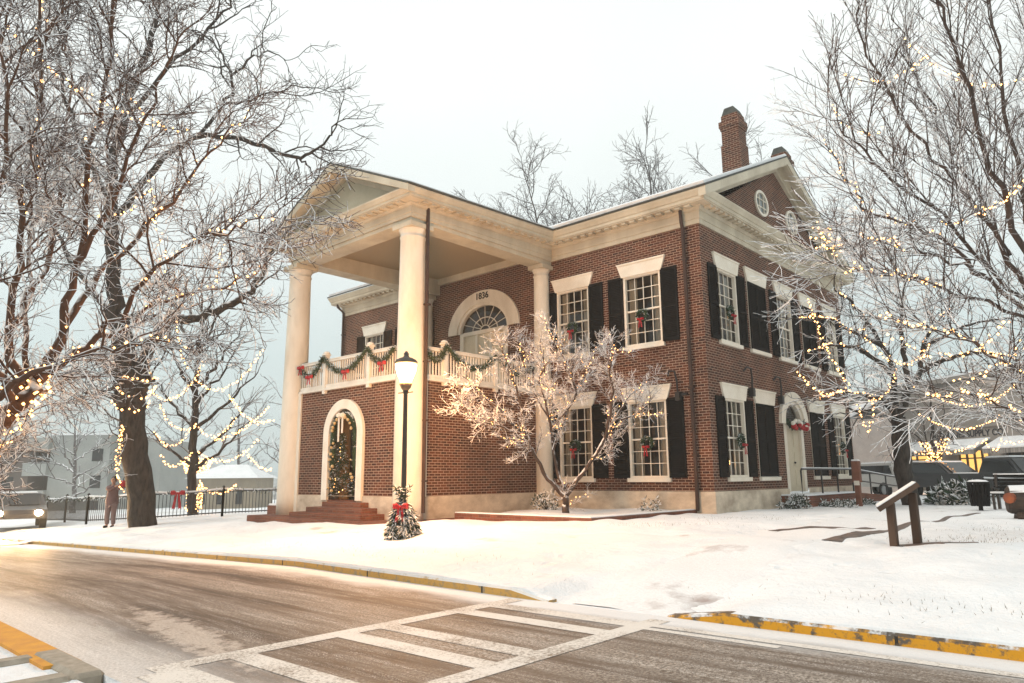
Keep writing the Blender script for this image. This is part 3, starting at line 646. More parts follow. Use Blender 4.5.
# side arched entrance
f6 = T('S'); en = MB(); arch_band(en, f6, DS[0], .84, .8, 1.17, 1.1, 2.65, -.02, .10, 28); arch_band(en, f6, DS[0], .70, .68, .84, .8, 2.65, -.15, .03, 24)
lbox(en, f6, DS[0]-.84, DS[0]-.62, -.15, .01, .45, 2.64); lbox(en, f6, DS[0]+.62, DS[0]+.84, -.15, .01, .45, 2.64); lbox(en, f6, DS[0]-.62, DS[0]+.62, -.15, .02, 2.5, 2.66)
so_ = en.build('side_doorway', M_lintel, H)
A = arch_pts(DS[0], .72, 2.65, .7); g = MB(); g.add([f6(u, -.1, z_) for u, z_ in A], [tuple(range(len(A)))]); g.build('fanlight_pane', M_glass, so_)
for s_ in (-1, 1):
    d3 = MB(); lbox(d3, f6, min(DS[0]+s_*.005, DS[0]+s_*.62), max(DS[0]+s_*.005, DS[0]+s_*.62), -.13, -.09, .47, 2.5)
    for za, zb in ((.62, 1.15), (1.3, 1.75), (1.9, 2.4)): lbox(d3, f6, DS[0]+s_*.32-.2, DS[0]+s_*.32+.2, -.09, -.075, za, zb)
    do = d3.build('door', M_door, so_)
    if s_ > 0: MB().ball(f6(DS[0]+.07, -.05, 1.4), .035).build('handle', M_iron, do)
# interior floors so that windows look into rooms
mb = MB(); mb.box(XL+.2, -.25, .3, YB-.2, 3.9, 4.2); mb.box(XL+.2, -.3, 4.5, 4.6, .2, 3.9); mb.box(XL+.2, -.3, 4.5, 4.6, 4.2, 8.5); mb.box(-4.2, -4.1, .3, 4.5, .2, 3.9); mb.box(-4.2, -4.1, .3, 4.5, 4.2, 8.5)
mb.box(XL+.2, -.25, .3, YB-.2, .0, .2); mb.box(XL+.2, -.25, .3, YB-.2, 8.5, 8.55); mb.build('inner_wall', noisy('room_plaster', (.20, .15, .10), (.15, .11, .08), 1, .9), H)
# balcony slab, balustrade
MB().box(XP+.02, PS-.02, PF+.02, -.02, 3.66, 3.73).build('balcony_floor', M_trim, H)
ba = MB()
def rail_run(P0, P1, posts):
    P0 = np.array(P0, float); P1 = np.array(P1, float); Ln = np.linalg.norm(P1-P0); d = (P1-P0)/Ln; alongx = abs(d[0]) > .5
    def bx(s0, s1, hwid, z0, z1):
        a = P0+d*s0; c_ = P0+d*s1
        if alongx: ba.bbox(min(a[0],c_[0]), max(a[0],c_[0]), a[1]-hwid, a[1]+hwid, z0, z1, .008)
        else: ba.bbox(a[0]-hwid, a[0]+hwid, min(a[1],c_[1]), max(a[1],c_[1]), z0, z1, .008)
    bx(0, Ln, .05, 3.76, 3.86); bx(0, Ln, .055, 4.55, 4.62); bx(0, Ln, .065, 4.622, 4.65); bx(0, Ln, .09, 3.68, 3.755)
    for k in range(int(Ln/.115)): s_ = (k+.5)*.115; bx(s_-.02, s_+.02, .02, 3.86, 4.55)
    for s_ in posts:
        bx(s_-.075, s_+.075, .078, 3.58, 4.78); bx(s_-.10, s_+.10, .105, 4.78, 4.83)
        c_ = P0+d*s_; ba.lathe([(.09,0),(.11,.02),(.09,.06),(.02,.09)], (c_[0], c_[1], 4.83), 12)
yr, xr_ = PF-.02, PS+.02
rail_run((-11.2, yr), (-6.3, yr), [-9.85+11.2, -7.6+11.2]); rail_run((xr_, -5.38), (xr_, -.6), [5.38-4.55, 5.38-2.45]); rail_run((XP-.02, -5.38), (XP-.02, -.6), [1.6, 3.2])
ba.build('balustrade', M_white, H)
# steps and base platform
MB().bbox(-12.45, -4.98, -6.85, -.06, -.9, -.1, .02).build('platform', M_pave, H)
stp = MB()
for k, (x0, x1, yf) in enumerate(((-10.25, -6.72, -6.68), (-9.78, -7.05, -6.42), (-9.35, -7.45, -6.16))):
    stp.bbox(x0, x1, yf, PF+.02, -.1, .05+.145*k, .012)
stp.box(DA[0]-.72, DA[0]+.72, PF-.04, PF+.5, .2, .385)
stp.build('steps', M_pave, H)
# downpipes
def pipe(pts, r_=.05):
    dp = MB(); dp.tube(pts, r_, 8)
    i_ = max(range(len(pts)-1), key=lambda i: pts[i][2]-pts[i+1][2])
    for k in range(4): p = np.array(pts[i_])+(np.array(pts[i_+1])-np.array(pts[i_]))*(k+.5)/4; dp.box(p[0]-.075, p[0]+.075, p[1]-.055, p[1]+.098, p[2], p[2]+.045)
    dp.build('downpipe', M_pipe, H)
pipe([(-.46,-.20,8.72),(-.46,-.17,8.3),(-.46,-.11,8.1),(-.46,-.11,.6),(-.46,-.13,.05)], .055)
pipe([(-5.42,-5.62,8.55),(-5.42,-5.62,6.5),(-5.45,-5.62,.1)], .055)
pipe([(XL+.0,-.36,8.74),(XL-.02,-.34,8.6),(XL+.1,-.1,8.35),(XL+.12,-.1,.1)], .055)
# brackets for wall lamps over the corner windows
def wlamp(f, u, z_):
    mb = MB(); mb.tube([f(u-.28, .03, z_+.3), f(u-.2,.1,z_+.42), f(u,.14,z_+.40), f(u+.06,.14,z_+.1), f(u+.06,.12,z_-.2)], .03, 6); lbox(mb, f, u, u+.14, .02, .18, z_-.45, z_-.2); lbox(mb, f, u+.04, u+.34, .03, .1, z_-.3, z_-.24); mb.build('lamp_bracket', M_iron, H)
wlamp(T('F'), -.95, 3.55); wlamp(T('S'), 2.55, 3.8); wlamp(T('S'), 4.75, 3.72)
mb = MB(); mb.box(XP+.0, XP+.5, -.62, -.3, 7.35, 7.5); 
# ------------------------------------------------------------------ planter in the angle of the portico
PLT = thing('brick_planter', 'low brick planter wall with snow in the angle beside the portico', 'planter', (-.6, -4.9, 0))
mb = MB(); mb.bbox(-4.97, -.5, -4.95, -4.72, -.6, .09, .012); mb.bbox(-.73, -.5, -4.718, -.08, -.6, .088, .012); mb.build('wall', M_pave, PLT)
xs_ = np.linspace(-4.96, -.74, 24); ys_ = np.linspace(-4.71, -.06, 24)
mb = MB(); X, Y = np.meshgrid(xs_, ys_); Z = .05+.025*np.sin(2.1*X+Y)+.02*np.sin(3.7*Y-X)+.05*np.exp(-((X+2.6)**2+(Y+3.1)**2)/.5)
mb.add(np.stack([X,Y,Z],-1).reshape(-1,3), [(j*24+i,j*24+i+1,(j+1)*24+i+1,(j+1)*24+i) for j in range(23) for i in range(23)]); mb.build('snow_fill', M_snow, PLT, True)
mb = MB(); mb.bbox(-4.97, -.53, -4.93, -4.75, .09, .115, .02); mb.bbox(-.71, -.53, -4.748, -.1, .088, .112, .02); mb.build('snow_cap', M_snow, PLT)
#@@NEXT
# ------------------------------------------------------------------ trees
def tubes(mb, polys, n):                               # many branch tubes at once: polys = list of (pts Kx3, radii K)
    by = {}
    for p_, r_ in polys: by.setdefault(len(p_), []).append((p_, r_))
    an = 2*np.pi*np.arange(n)/n
    for K, L_ in by.items():
        P = np.array([a for a, _ in L_], float); Rr = np.array([b_ for _, b_ in L_], float); m = len(L_)
        Tn = np.gradient(P, axis=1); Tn /= np.linalg.norm(Tn, axis=2, keepdims=True)+1e-9
        mean = P[:, -1]-P[:, 0]; mean /= np.linalg.norm(mean, axis=1, keepdims=True)+1e-9
        ref = np.where(np.abs(mean[:, 2:3]) < .75, np.array([[0, 0, 1.]]), np.array([[1., 0, 0]]))
        A = np.cross(Tn, ref[:, None, :]); A /= np.linalg.norm(A, axis=2, keepdims=True)+1e-9; B_ = np.cross(Tn, A)
        V = P[:, :, None]+Rr[:, :, None, None]*(A[:, :, None]*np.cos(an)[None, None, :, None]+B_[:, :, None]*np.sin(an)[None, None, :, None])
        o = len(mb.v); mb.v.extend(V.reshape(-1, 3).tolist())
        base = (np.arange(m)*K*n)[:, None, None]+(np.arange(K-1)*n)[None, :, None]; k = np.arange(n)[None, None, :]; k2 = (k+1) % n
        F = np.stack([base+k, base+n+k, base+n+k2, base+k2], -1).reshape(-1, 4)+o
        mb.f.extend(F.tolist()); mb.m.extend([0]*len(F))
def smooth_line(pts, n, jit, rng):
    pts = np.array(pts, float); m = len(pts); tt = np.linspace(0, m-1, n); out = np.zeros((n, 3))
    E_ = np.vstack([2*pts[0]-pts[1], pts, 2*pts[-1]-pts[-2]])
    for i, t_ in enumerate(tt):
        k = min(int(t_), m-2); u = t_-k; p0, p1, p2, p3 = E_[k:k+4]
        out[i] = .5*((2*p1)+(-p0+p2)*u+(2*p0-5*p1+4*p2-p3)*u*u+(-p0+3*p1-3*p2+p3)*u**3)
    if jit: out[1:-1] += rng.normal(size=(n-2, 3))*jit
    return out
def sprout(pts, rad, sp_, rng):
    # children along a branch: sp_ = (spacing, len0, len1, ang0, ang1, r0, r1, start, up, wobble, npts)
    gap, l0, l1, a0, a1, r0, r1, st_, up, wob, K = sp_
    seg = np.linalg.norm(np.diff(pts, axis=0), axis=1); cum = np.concatenate([[0], np.cumsum(seg)]); Ln = cum[-1]
    out = []; s_ = Ln*st_+rng.uniform(0, gap)
    while s_ < Ln:
        k = min(np.searchsorted(cum, s_)-1, len(seg)-1); k = max(k, 0); u = (s_-cum[k])/(seg[k]+1e-9)
        p = pts[k]*(1-u)+pts[k+1]*u; d = (pts[k+1]-pts[k])/(seg[k]+1e-9); pr_ = rad[k]*(1-u)+rad[k+1]*u
        q = rng.normal(size=3); q -= d*(q@d); q /= np.linalg.norm(q)+1e-9
        an = rng.uniform(a0, a1); dd = d*math.cos(an)+q*math.sin(an); dd[2] += up*rng.uniform(.4, 1.2); dd /= np.linalg.norm(dd)
        frac = 1-.55*(s_/Ln); ll = rng.uniform(l0, l1)*(.55+.45*frac); h = ll/(K-1); P = [p]
        for j in range(K-1):
            dd = dd+rng.normal(size=3)*wob; dd[2] += up*.25; dd /= np.linalg.norm(dd); P.append(P[-1]+dd*h)
        rb = min(r0, pr_*.85); out.append((np.array(P), np.linspace(rb, r1, K)))
        s_ += gap*rng.uniform(.6, 1.4)
    if K >= 3 and Ln > 0:                              # leader carries on past the tip
        d = pts[-1]-pts[-2]; d /= np.linalg.norm(d)+1e-9; P = [pts[-1]]; ll = l1*.45; 
        for j in range(K-1):
            d = d+rng.normal(size=3)*wob; d[2] += up*.2; d /= np.linalg.norm(d); P.append(P[-1]+d*ll/(K-1))
        out.append((np.array(P), np.linspace(min(r0, rad[-1]), r1, K)))
    return out
TREES = {}
def tree(key, name, label, base, limbs, specs, seed, mb_, mc_, group=None, jit=.05, sides=(10, 5, 4, 3, 3), taper=.9):
    rng = np.random.default_rng(seed)
    t_ = thing(name, label, 'tree', tuple(float(q) for q in base), group=group)
    lv = [[]]
    for pts, r0, r1 in limbs:
        n = max(6, len(pts)*4); P = smooth_line(pts, n, jit, rng); u = np.linspace(0, 1, n)
        lv[0].append((P, r1+(r0-r1)*(1-u)**taper))
    for sp_ in specs:
        nx = []
        for P, r_ in lv[-1]: nx += sprout(P, r_, sp_, rng)
        lv.append(nx)
    tm = MB(); tubes(tm, lv[0], sides[0])
    if len(lv) > 3: tubes(tm, lv[1], sides[1]); rest = lv[2:]; o_ = 2
    else: rest = lv[1:]; o_ = 1
    tm.build('trunk', mb_, t_, True)
    cm_ = MB()
    for i, L_ in enumerate(rest): tubes(cm_, L_, sides[min(i+o_, len(sides)-1)])
    cm_.build('crown', mc_, t_, False)
    TREES[key] = (lv, rng); return t_
def px(*q): return [at(*p) for p in q]
# 1 the near many-stemmed tree on the left
g0 = np.array([-1.9, -16.75, float(gz(-1.9, -16.75))-.1])
j1 = at(20, 405, 12); j2 = at(46, 372, 12.2)
L1 = [([g0, at(-20, 450, 11.9), j1, j2], 0.178, 0.112),
      ([j2, at(65, 320, 12.2), at(78, 250, 12), at(92, 150, 11.6), at(110, 40, 11.2), at(120, -60, 11)], 0.092, 0.020),
      ([j2, at(110, 332, 12.6), at(165, 300, 13), at(225, 285, 13.4), at(262, 268, 13.6)], 0.073, 0.013),
      ([j1, at(8, 330, 11.6), at(22, 230, 11.2), at(42, 120, 10.8), at(40, 0, 10.5)], 0.086, 0.020),
      ([at(65, 325, 12.2), at(110, 265, 12.7), at(165, 205, 13), at(215, 150, 13.3), at(248, 112, 13.5)], 0.066, 0.013),
      ([at(76, 262, 12), at(115, 190, 11.5), at(150, 100, 11.3), at(185, 30, 11)], 0.053, 0.013),
      ([j1, at(-5, 360, 11), at(-20, 260, 10.3), at(5, 150, 9.8), at(0, 40, 9.5)], 0.079, 0.020),
      ([at(100, 335, 12.5), at(140, 285, 11.8), at(185, 245, 11.3), at(235, 225, 11), at(275, 215, 10.9)], 0.053, 0.011),
      ([g0, at(-40, 440, 11.4), at(0, 395, 11), at(60, 360, 10.7), at(120, 345, 10.5), at(170, 340, 10.4)], 0.099, 0.013),
      ([at(8, 330, 11.6), at(50, 250, 12.4), at(60, 160, 13), at(70, 60, 13.4), at(60, -20, 13.6)], 0.059, 0.013),
      ([j1, at(30, 320, 12.1), at(20, 200, 13), at(-10, 100, 13.6), at(-20, 20, 14)], 0.053, 0.013)]
SP1 = [(.34, .8, 2.1, .5, 1.1, .022, .008, .3, .10, .18, 7), (.10, .4, .95, .5, 1.2, .0095, .006, .08, .08, .24, 5), (.072, .14, .40, .5, 1.3, .0066, .005, .06, .08, .28, 3)]
tree('near', 'snowy_tree', 'many stemmed snowy tree leaning in from the left with lights wound round its stems', g0, L1, SP1, 1, M_barkb, M_twig, taper=1.5)
# 2 the old oak
o0 = np.array([-16.9, -8.2, float(gz(-16.9, -8.2))-.15]); wo_ = float((o0-CP) @ CF)
L2 = [([o0, at(136, 460, wo_), at(130, 400, wo_), at(125, 355, wo_), at(118, 318, wo_)], .46, .33), ([at(125, 350, wo_), at(117, 318, wo_), at(113, 270, wo_-.3), at(112, 200, wo_-.6), at(122, 120, wo_-.8), at(150, 40, wo_-1), at(165, -30, wo_-1)], .32, .04),
      ([at(136, 430, wo_), at(140, 375, wo_-.2), at(160, 330, wo_-.4), at(188, 318, wo_-.6), at(222, 310, wo_-.5), at(252, 290, wo_), at(270, 255, wo_+.3), at(292, 225, wo_+.5)], 0.231, 0.038),
      ([at(113, 230, wo_-.5), at(150, 170, wo_-1), at(196, 138, wo_-1.4), at(250, 140, wo_-1.6), at(299, 158, wo_-1.7), at(322, 146, wo_-1.8), at(338, 122, wo_-1.9)], 0.116, 0.019),
      ([at(196, 138, wo_-1.4), at(222, 105, wo_-1.2), at(232, 75, wo_-1.2), at(210, 40, wo_-1), at(182, 25, wo_-1)], 0.061, 0.015),
      ([at(232, 75, wo_-1.2), at(262, 52, wo_-1.2), at(290, 60, wo_-1.2)], 0.041, 0.011), ([at(222, 105, wo_-1.2), at(258, 100, wo_-1), at(290, 85, wo_-.8), at(318, 88, wo_-.8)], 0.041, 0.011),
      ([at(299, 158, wo_-1.7), at(312, 172, wo_-1.5), at(322, 182, wo_-1.3)], 0.034, 0.009),
      ([at(119, 318, wo_), at(90, 290, wo_+1), at(60, 240, wo_+2), at(40, 170, wo_+2.5)], 0.136, 0.022), ([at(112, 200, wo_-.6), at(80, 140, wo_), at(60, 70, wo_), at(70, 0, wo_)], 0.109, 0.022),
      ([at(131, 408, wo_), at(121, 401, wo_-.2), at(118, 392, wo_-.2)], .26, .16), ([at(129, 378, wo_), at(120, 386, wo_-.3), at(117, 380, wo_-.4)], .24, .15), ([at(133, 395, wo_), at(144, 386, wo_-.3), at(147, 376, wo_-.4)], .22, .10), ([at(136, 440, wo_), at(126, 434, wo_-.3), at(124, 426, wo_-.3)], .2, .12), ([at(128, 365, wo_), at(112, 372, wo_+.2), at(100, 362, wo_+.2)], 0.136, 0.068), ([at(122, 120, wo_-.8), at(170, 70, wo_-2), at(215, 20, wo_-2), at(240, -20, wo_-2)], 0.082, 0.015)]
SP2 = [(.55, .9, 2.4, .5, 1.1, .035, .012, .35, .05, .22, 7), (.26, .4, 1.2, .5, 1.1, .014, .008, .15, .05, .28, 5), (.2, .2, .6, .5, 1.1, .009, .006, .15, .05, .28, 3)]
tree('oak', 'oak_tree', 'tall old oak with thick dark furrowed trunk rising behind the pavement on the left', o0, L2, SP2, 2, M_oak, M_twigd)
# 3 the lit tree by the fence
b3 = at(193, 520, 31); b3[2] = float(gz(b3[0], b3[1]))-.1
L3 = [([b3, at(193, 450, 31), at(195, 400, 31), at(199, 350, 31), at(202, 300, 31)], .21, .04)]
for q, w in (((165, 335), 30), ((150, 375), 32), ((240, 330), 30), ((258, 372), 32), ((225, 300), 31), ((175, 300), 33), ((245, 425), 29.5), ((150, 430), 30), ((252, 400), 33), ((235, 352), 33)):
    s_ = at(194+random.Random(q[0]).uniform(-1, 5), min(470, q[1]+55), 31); L3.append(([s_, (s_*.5+at(*q, w)*.5)+np.array([0, 0, -.15]), at(*q, w)], .09, .02))
SP3 = [(.55, .8, 2.0, .4, .9, .03, .012, .25, .15, .14, 5), (.3, .4, .9, .4, 1., .014, .010, .15, .1, .2, 4)]
tree('lit', 'bare_tree', 'slim bare tree by the railing with looped strings of lights and a lit trunk', b3, L3, SP3, 3, M_oak, M_far)
# 4 dogwood in the planter
d0 = np.array([-2.55, -3.25, .03]); wd = float((d0-CP) @ CF)
f4 = at(565, 497, wd)
L4 = [([d0, f4], .10, .085), ([f4, at(545, 474, wd), at(527, 442, wd-.3), at(505, 415, wd-.6), at(482, 395, wd-.8), at(465, 378, wd-.9)], .06, .012),
      ([f4, at(585, 470, wd), at(607, 435, wd+.2), at(622, 405, wd+.4), at(645, 382, wd+.6)], .065, .012), ([f4, at(556, 465, wd+.3), at(551, 425, wd+.5), at(548, 385, wd+.7), at(540, 345, wd+.7)], .05, .012),
      ([at(553, 450, wd+.3), at(566, 412, wd+.6), at(585, 375, wd+.9), at(600, 345, wd+1)], .04, .01), ([at(530, 447, wd-.3), at(520, 405, wd), at(508, 365, wd), at(500, 345, wd)], .04, .01),
      ([at(605, 438, wd+.2), at(612, 400, wd-.3), at(610, 365, wd-.7), at(615, 345, wd-.9)], .04, .01), ([at(553, 440, wd+.3), at(545, 400, wd-.4), at(540, 375, wd-.9), at(560, 350, wd-1.2)], .035, .01),
      ([at(527, 442, wd-.3), at(505, 428, wd-.7), at(480, 420, wd-1), at(460, 408, wd-1.1)], .03, .01), ([at(615, 420, wd+.3), at(635, 415, wd+.2), at(650, 400, wd+.1)], .03, .01),
      ([at(551, 425, wd+.5), at(530, 380, wd+.9), at(520, 345, wd+1)], .03, .01), ([at(551, 430, wd+.5), at(575, 395, wd+.2), at(565, 360, wd), at(548, 330, wd)], .03, .01)]
SP4 = [(.15, .35, .9, .7, 1.35, .010, .005, .3, .03, .18, 6), (.07, .14, .42, .5, 1.2, .0058, .0042, .08, .12, .22, 4), (.05, .08, .22, .5, 1.2, .0044, .0036, .06, .2, .25, 3)]
tree('dog', 'small_tree', 'small frosted multi stemmed tree with lights in the brick planter', d0, L4, SP4, 4, M_bark, M_twigw, jit=.02)
# 5 big tree off the right edge
r0_ = np.array([8.75, -2.3, -.15])
k5 = at(1066, 420, 13); k6 = at(1050, 330, 13)
L5 = [([r0_, k5, k6, at(1040, 290, 13)], 0.288, 0.096),
      ([k6, at(1005, 250, 13.2), at(965, 195, 13.5), at(915, 130, 13.8), at(868, 50, 14), at(850, -10, 14)], 0.055, 0.012), ([at(1040, 290, 13), at(1000, 195, 12.8), at(968, 100, 12.6), at(940, 10, 12.5), at(925, -40, 12.5)], 0.061, 0.012),
      ([k6, at(985, 275, 13.6), at(925, 232, 14.1), at(868, 208, 14.5), at(845, 180, 14.8), at(825, 145, 15)], 0.050, 0.009), ([at(1040, 290, 13), at(1020, 180, 13.2), at(1000, 70, 13.4), at(985, -40, 13.5)], 0.061, 0.012),
      ([k6, at(980, 300, 12.6), at(925, 282, 12.3), at(885, 274, 12.1), at(848, 272, 12)], 0.039, 0.007), ([at(1048, 325, 13), at(960, 235, 12.4), at(890, 175, 12), at(850, 135, 11.8), at(830, 112, 11.7)], 0.039, 0.007),
      ([k5, at(1024, 418, 12), at(990, 398, 11.7), at(960, 397, 11.5), at(930, 398, 11.4)], 0.033, 0.007), ([at(1062, 400, 13), at(1020, 375, 12.4), at(975, 345, 12), at(930, 330, 11.8), at(880, 318, 11.6)], 0.033, 0.007),
      ([at(1050, 330, 13), at(1040, 180, 14), at(1035, 60, 14.6), at(1025, -40, 15)], 0.055, 0.012), ([at(1010, 255, 13.2), at(960, 165, 14.2), at(915, 70, 15), at(890, -20, 15.5)], 0.039, 0.008),
      ([at(985, 275, 13.6), at(935, 255, 12.8), at(895, 244, 12.3), at(862, 236, 12)], 0.028, 0.006)]
SP5 = [(.32, .8, 2.0, .3, .7, .015, .007, .2, .11, .08, 7), (.15, .35, 1.1, .3, .8, .008, .0052, .1, .04, .12, 5), (.13, .2, .55, .35, .9, .006, .0048, .1, .03, .15, 3)]
tree('right', 'snowy_tree', 'large snowy tree beyond the right edge whose long branches reach over the gable', r0_, L5, SP5, 5, M_bark, M_twig, taper=1.1)
# 6 forked tree by the side of the building
f0 = np.array([2.75, 8.3, -.1]); w6 = float((f0-CP) @ CF)
f1 = at(901, 432, w6); f2 = at(898, 418, w6)
L6 = [([f0, at(903, 470, w6), f1, f2], .29, .22), ([f2, at(884, 402, w6-.3), at(868, 396, w6-.8), at(846, 392, w6-1.4), at(820, 398, w6-2)], .11, .025), ([f2, at(908, 395, w6), at(920, 372, w6+.3), at(925, 340, w6+.5), at(950, 310, w6+.6)], .14, .03),
      ([f1, at(894, 395, w6+.3), at(893, 370, w6+.6), at(878, 340, w6+.6), at(858, 310, w6+.4), at(835, 290, w6)], .12, .03), ([at(910, 392, w6), at(905, 360, w6-.6), at(900, 320, w6-1), at(905, 285, w6-1.2)], .10, .02),
      ([at(920, 372, w6+.3), at(950, 358, w6-.4), at(985, 352, w6-1), at(1020, 360, w6-1.5)], .09, .02), ([at(893, 375, w6+.6), at(865, 352, w6-.4), at(838, 345, w6-1.4), at(808, 352, w6-2.2)], .09, .02),
      ([at(880, 345, w6+.6), at(850, 330, w6-.6), at(825, 318, w6-1.4), at(800, 318, w6-2)], .07, .015), ([at(922, 350, w6+.5), at(965, 325, w6+1), at(1010, 318, w6+1.2)], .07, .02), ([at(884, 402, w6-.3), at(860, 412, w6-.5), at(845, 405, w6-.6)], .08, .02)]
SP6 = [(.5, .8, 1.8, .5, 1., .026, .011, .25, .08, .16, 6), (.26, .4, 1.0, .5, 1., .012, .008, .12, .04, .2, 5), (.24, .2, .5, .5, 1., .009, .007, .1, .02, .25, 3)]
tree('fork', 'forked_tree', 'low spreading forked tree with a dark trunk and lights beside the gable end', f0, L6, SP6, 6, M_oak, M_twig, jit=.025)
# 7 lit young tree before the shop
s0 = at(936, 487, 36); s0[2] = -.05
L7 = [([s0, at(935, 455, 36), at(932, 420, 36), at(930, 385, 36)], .13, .03)]
for q in ((905, 425), (918, 400), (950, 430), (962, 412), (945, 395), (912, 445), (958, 445)): L7.append(([at(935, 465, 36), at(935*.5+q[0]*.5, 440, 36), at(*q, 36+(q[0] % 5-2)*.4)], .05, .015))
SP7 = [(.5, .5, 1.2, .4, .9, .02, .012, .3, .1, .15, 4), (.35, .3, .6, .4, .9, .013, .010, .2, .1, .2, 3)]
tree('shoptree', 'young_tree', 'young bare tree wound with bright golden lights in front of the shop', s0, L7, SP7, 7, M_oak, M_far)
# 8 trees behind the building: built once each, seen over the roof
def auto_tree(key, label, base, h, spread, seed, nl=9, tr=.3, specs=None, group=None, mats=None, name='bare_tree', first=.3):
    rng = np.random.default_rng(seed); base = np.array(base, float); top = base+[rng.normal()*.4, rng.normal()*.4, h*.8]
    P = [base, base*.6+top*.4+rng.normal(size=3)*.2, top]; Ls = [(P, tr, .05)]
    for k in range(nl):
        u = first+(.95-first)*k/nl; s_ = base*(1-u)+top*u; az = k*2.4+rng.uniform(-.4, .4); ln = spread*(1-.55*u)*rng.uniform(.8, 1.2)
        d = np.array([math.cos(az), math.sin(az), 0]); e_ = s_+d*ln+np.array([0, 0, h*rng.uniform(.10, .22)]); Ls.append(([s_, s_+d*ln*.45+np.array([0, 0, h*.06]), e_], tr*.42*(1-.5*u), .02))
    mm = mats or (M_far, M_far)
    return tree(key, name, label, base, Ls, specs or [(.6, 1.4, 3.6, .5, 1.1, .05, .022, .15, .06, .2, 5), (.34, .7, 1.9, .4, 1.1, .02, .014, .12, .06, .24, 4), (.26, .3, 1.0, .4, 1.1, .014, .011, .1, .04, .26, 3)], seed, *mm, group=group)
def ground_at(px_, w): p = at(px_, 490, w); return (p[0], p[1], float(gz(p[0], p[1])))
auto_tree('b1', 'broad bare tree rising behind the roof midway between the portico and the chimney', ground_at(668, 46), 23.6, 12, 21, 28, .45)
auto_tree('b2', 'lower bare tree showing over the eaves just right of the portico', ground_at(566, 48), 23, 11, 22, 24, .4)
auto_tree('b3', 'bare tree whose top shows to the right of the tall chimney', ground_at(752, 48), 22.5, 10, 23, 20, .4)
SPh = [(1.3, 1.4, 3.2, .4, .9, .05, .03, .2, .1, .15, 4), (.8, .7, 1.6, .4, .9, .035, .028, .15, .06, .2, 3)]
hz = [(75, 66, 10, 'slim hazy tree standing in front of the flat roofed block'), (128, 80, 15, 'hazy bare tree at the right end of the flat roofed block'), (236, 95, 16, 'tall hazy tree behind the little cream house'), (285, 78, 15, 'hazy bare tree seen beside the left portico column'), (175, 95, 17, 'hazy bare tree far behind the lit tree trunk'), (20, 110, 18, 'hazy bare tree rising behind the left end of the flat roofed block'), (325, 85, 15.5, 'hazy bare tree seen between the two front columns'),
      (880, 70, 15, 'hazy bare tree above the shop roof beside the gable end'), (925, 75, 16, 'hazy bare tree behind the shop above the first letters of its sign'), (972, 68, 14, 'hazy bare tree behind the shop above the last letters of its sign'), (1015, 80, 17, 'hazy bare tree behind the shop at the right edge')]
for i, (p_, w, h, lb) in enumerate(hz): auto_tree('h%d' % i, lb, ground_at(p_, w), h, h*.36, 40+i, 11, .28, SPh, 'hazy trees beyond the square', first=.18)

# ------------------------------------------------------------------ strings of lights
def lights(label, lines, gap, r_=.022, sag=0, group=None, jit=.03, seed=1, name='string_lights', loc=None):
    rng = np.random.default_rng(seed); bm, wm = MB(), MB(); first = None
    for Lp in lines:
        P = np.array(Lp, float); seg = np.linalg.norm(np.diff(P, axis=0), axis=1); cum = np.concatenate([[0], np.cumsum(seg)])
        n = max(2, int(cum[-1]/(gap*.62))); ss = np.linspace(0, cum[-1], n); Q = np.stack([np.interp(ss, cum, P[:, k]) for k in range(3)], 1)
        if first is None: first = Q[0]
        wm.tube(P, .005, 3, False)
        for q in Q+rng.normal(size=Q.shape)*jit: bm.octa(q, r_*rng.uniform(.7, 1.3))
    t_ = thing(name, label, 'string lights', tuple(float(v) for v in first), group=group)
    wm.build('wire', M_wire, t_); tag(bm.build('bulbs', M_bulb, t_), kind='stuff'); return t_
def spiral(P, rad, turns, r_add=.03, n=14):
    P = np.array(P, float); m = int(turns*n); out = []
    for i in range(m+1):
        u = i/m*(len(P)-1); k = min(int(u), len(P)-2); p = P[k]*(1-u+k)+P[k+1]*(u-k); rr = np.interp(u, range(len(P)), rad)+r_add
        d = P[k+1]-P[k]; d = d/np.linalg.norm(d); x = np.cross(d, [0.3, .2, 1]); x /= np.linalg.norm(x); y = np.cross(d, x); a = 2*math.pi*i/n
        out.append(p+rr*(x*math.cos(a)+y*math.sin(a)))
    return out
def swag(a, b_, drop, n=12): a = np.array(a, float); b_ = np.array(b_, float); return [a*(1-k/n)+b_*k/n-np.array([0, 0, drop*4*(k/n)*(1-k/n)]) for k in range(n+1)]
lv1 = TREES['near'][0]
def along(lv, idx, t0=.1, t1=1., off=.03): 
    P = lv[0][idx][0]; n = len(P); return P[int(n*t0):max(int(n*t0)+2, int(n*t1))]+np.array([0, 0, off])
lights('bright string of lights wound round the thick leaning stem at the left edge', [spiral([at(-20, 450, 11.9), j1, j2], [.24, .2, .17], 7)], .17, .028, seed=2)
lights('string of lights along the upper stems of the many stemmed tree on the left', [along(lv1, 1, .1, .8), along(lv1, 4, .2), along(lv1, 3, .5)], .22, seed=3)
lights('string of lights along the low right hand boughs of the many stemmed tree', [along(lv1, 2, .1), along(lv1, 7, .2), along(lv1, 8, .4)], .2, seed=4)
lights('string of lights slung across the top left branches towards the pale sky', [swag(at(0, 20, 11), at(165, 125, 12), .3), swag(at(120, 90, 11.6), at(190, 130, 12.4), .2), swag(at(150, 180, 12), at(165, 270, 12.6), .1), swag(at(100, 215, 12), at(152, 185, 12.4), .2)], .14, seed=5)
lights('small knot of lights on the burls of the old oak trunk', [spiral(px((128, 405, wo_), (138, 385, wo_-.2), (142, 372, wo_-.2)), [.52, .48, .45], 3, .06)], .28, .045, seed=6)
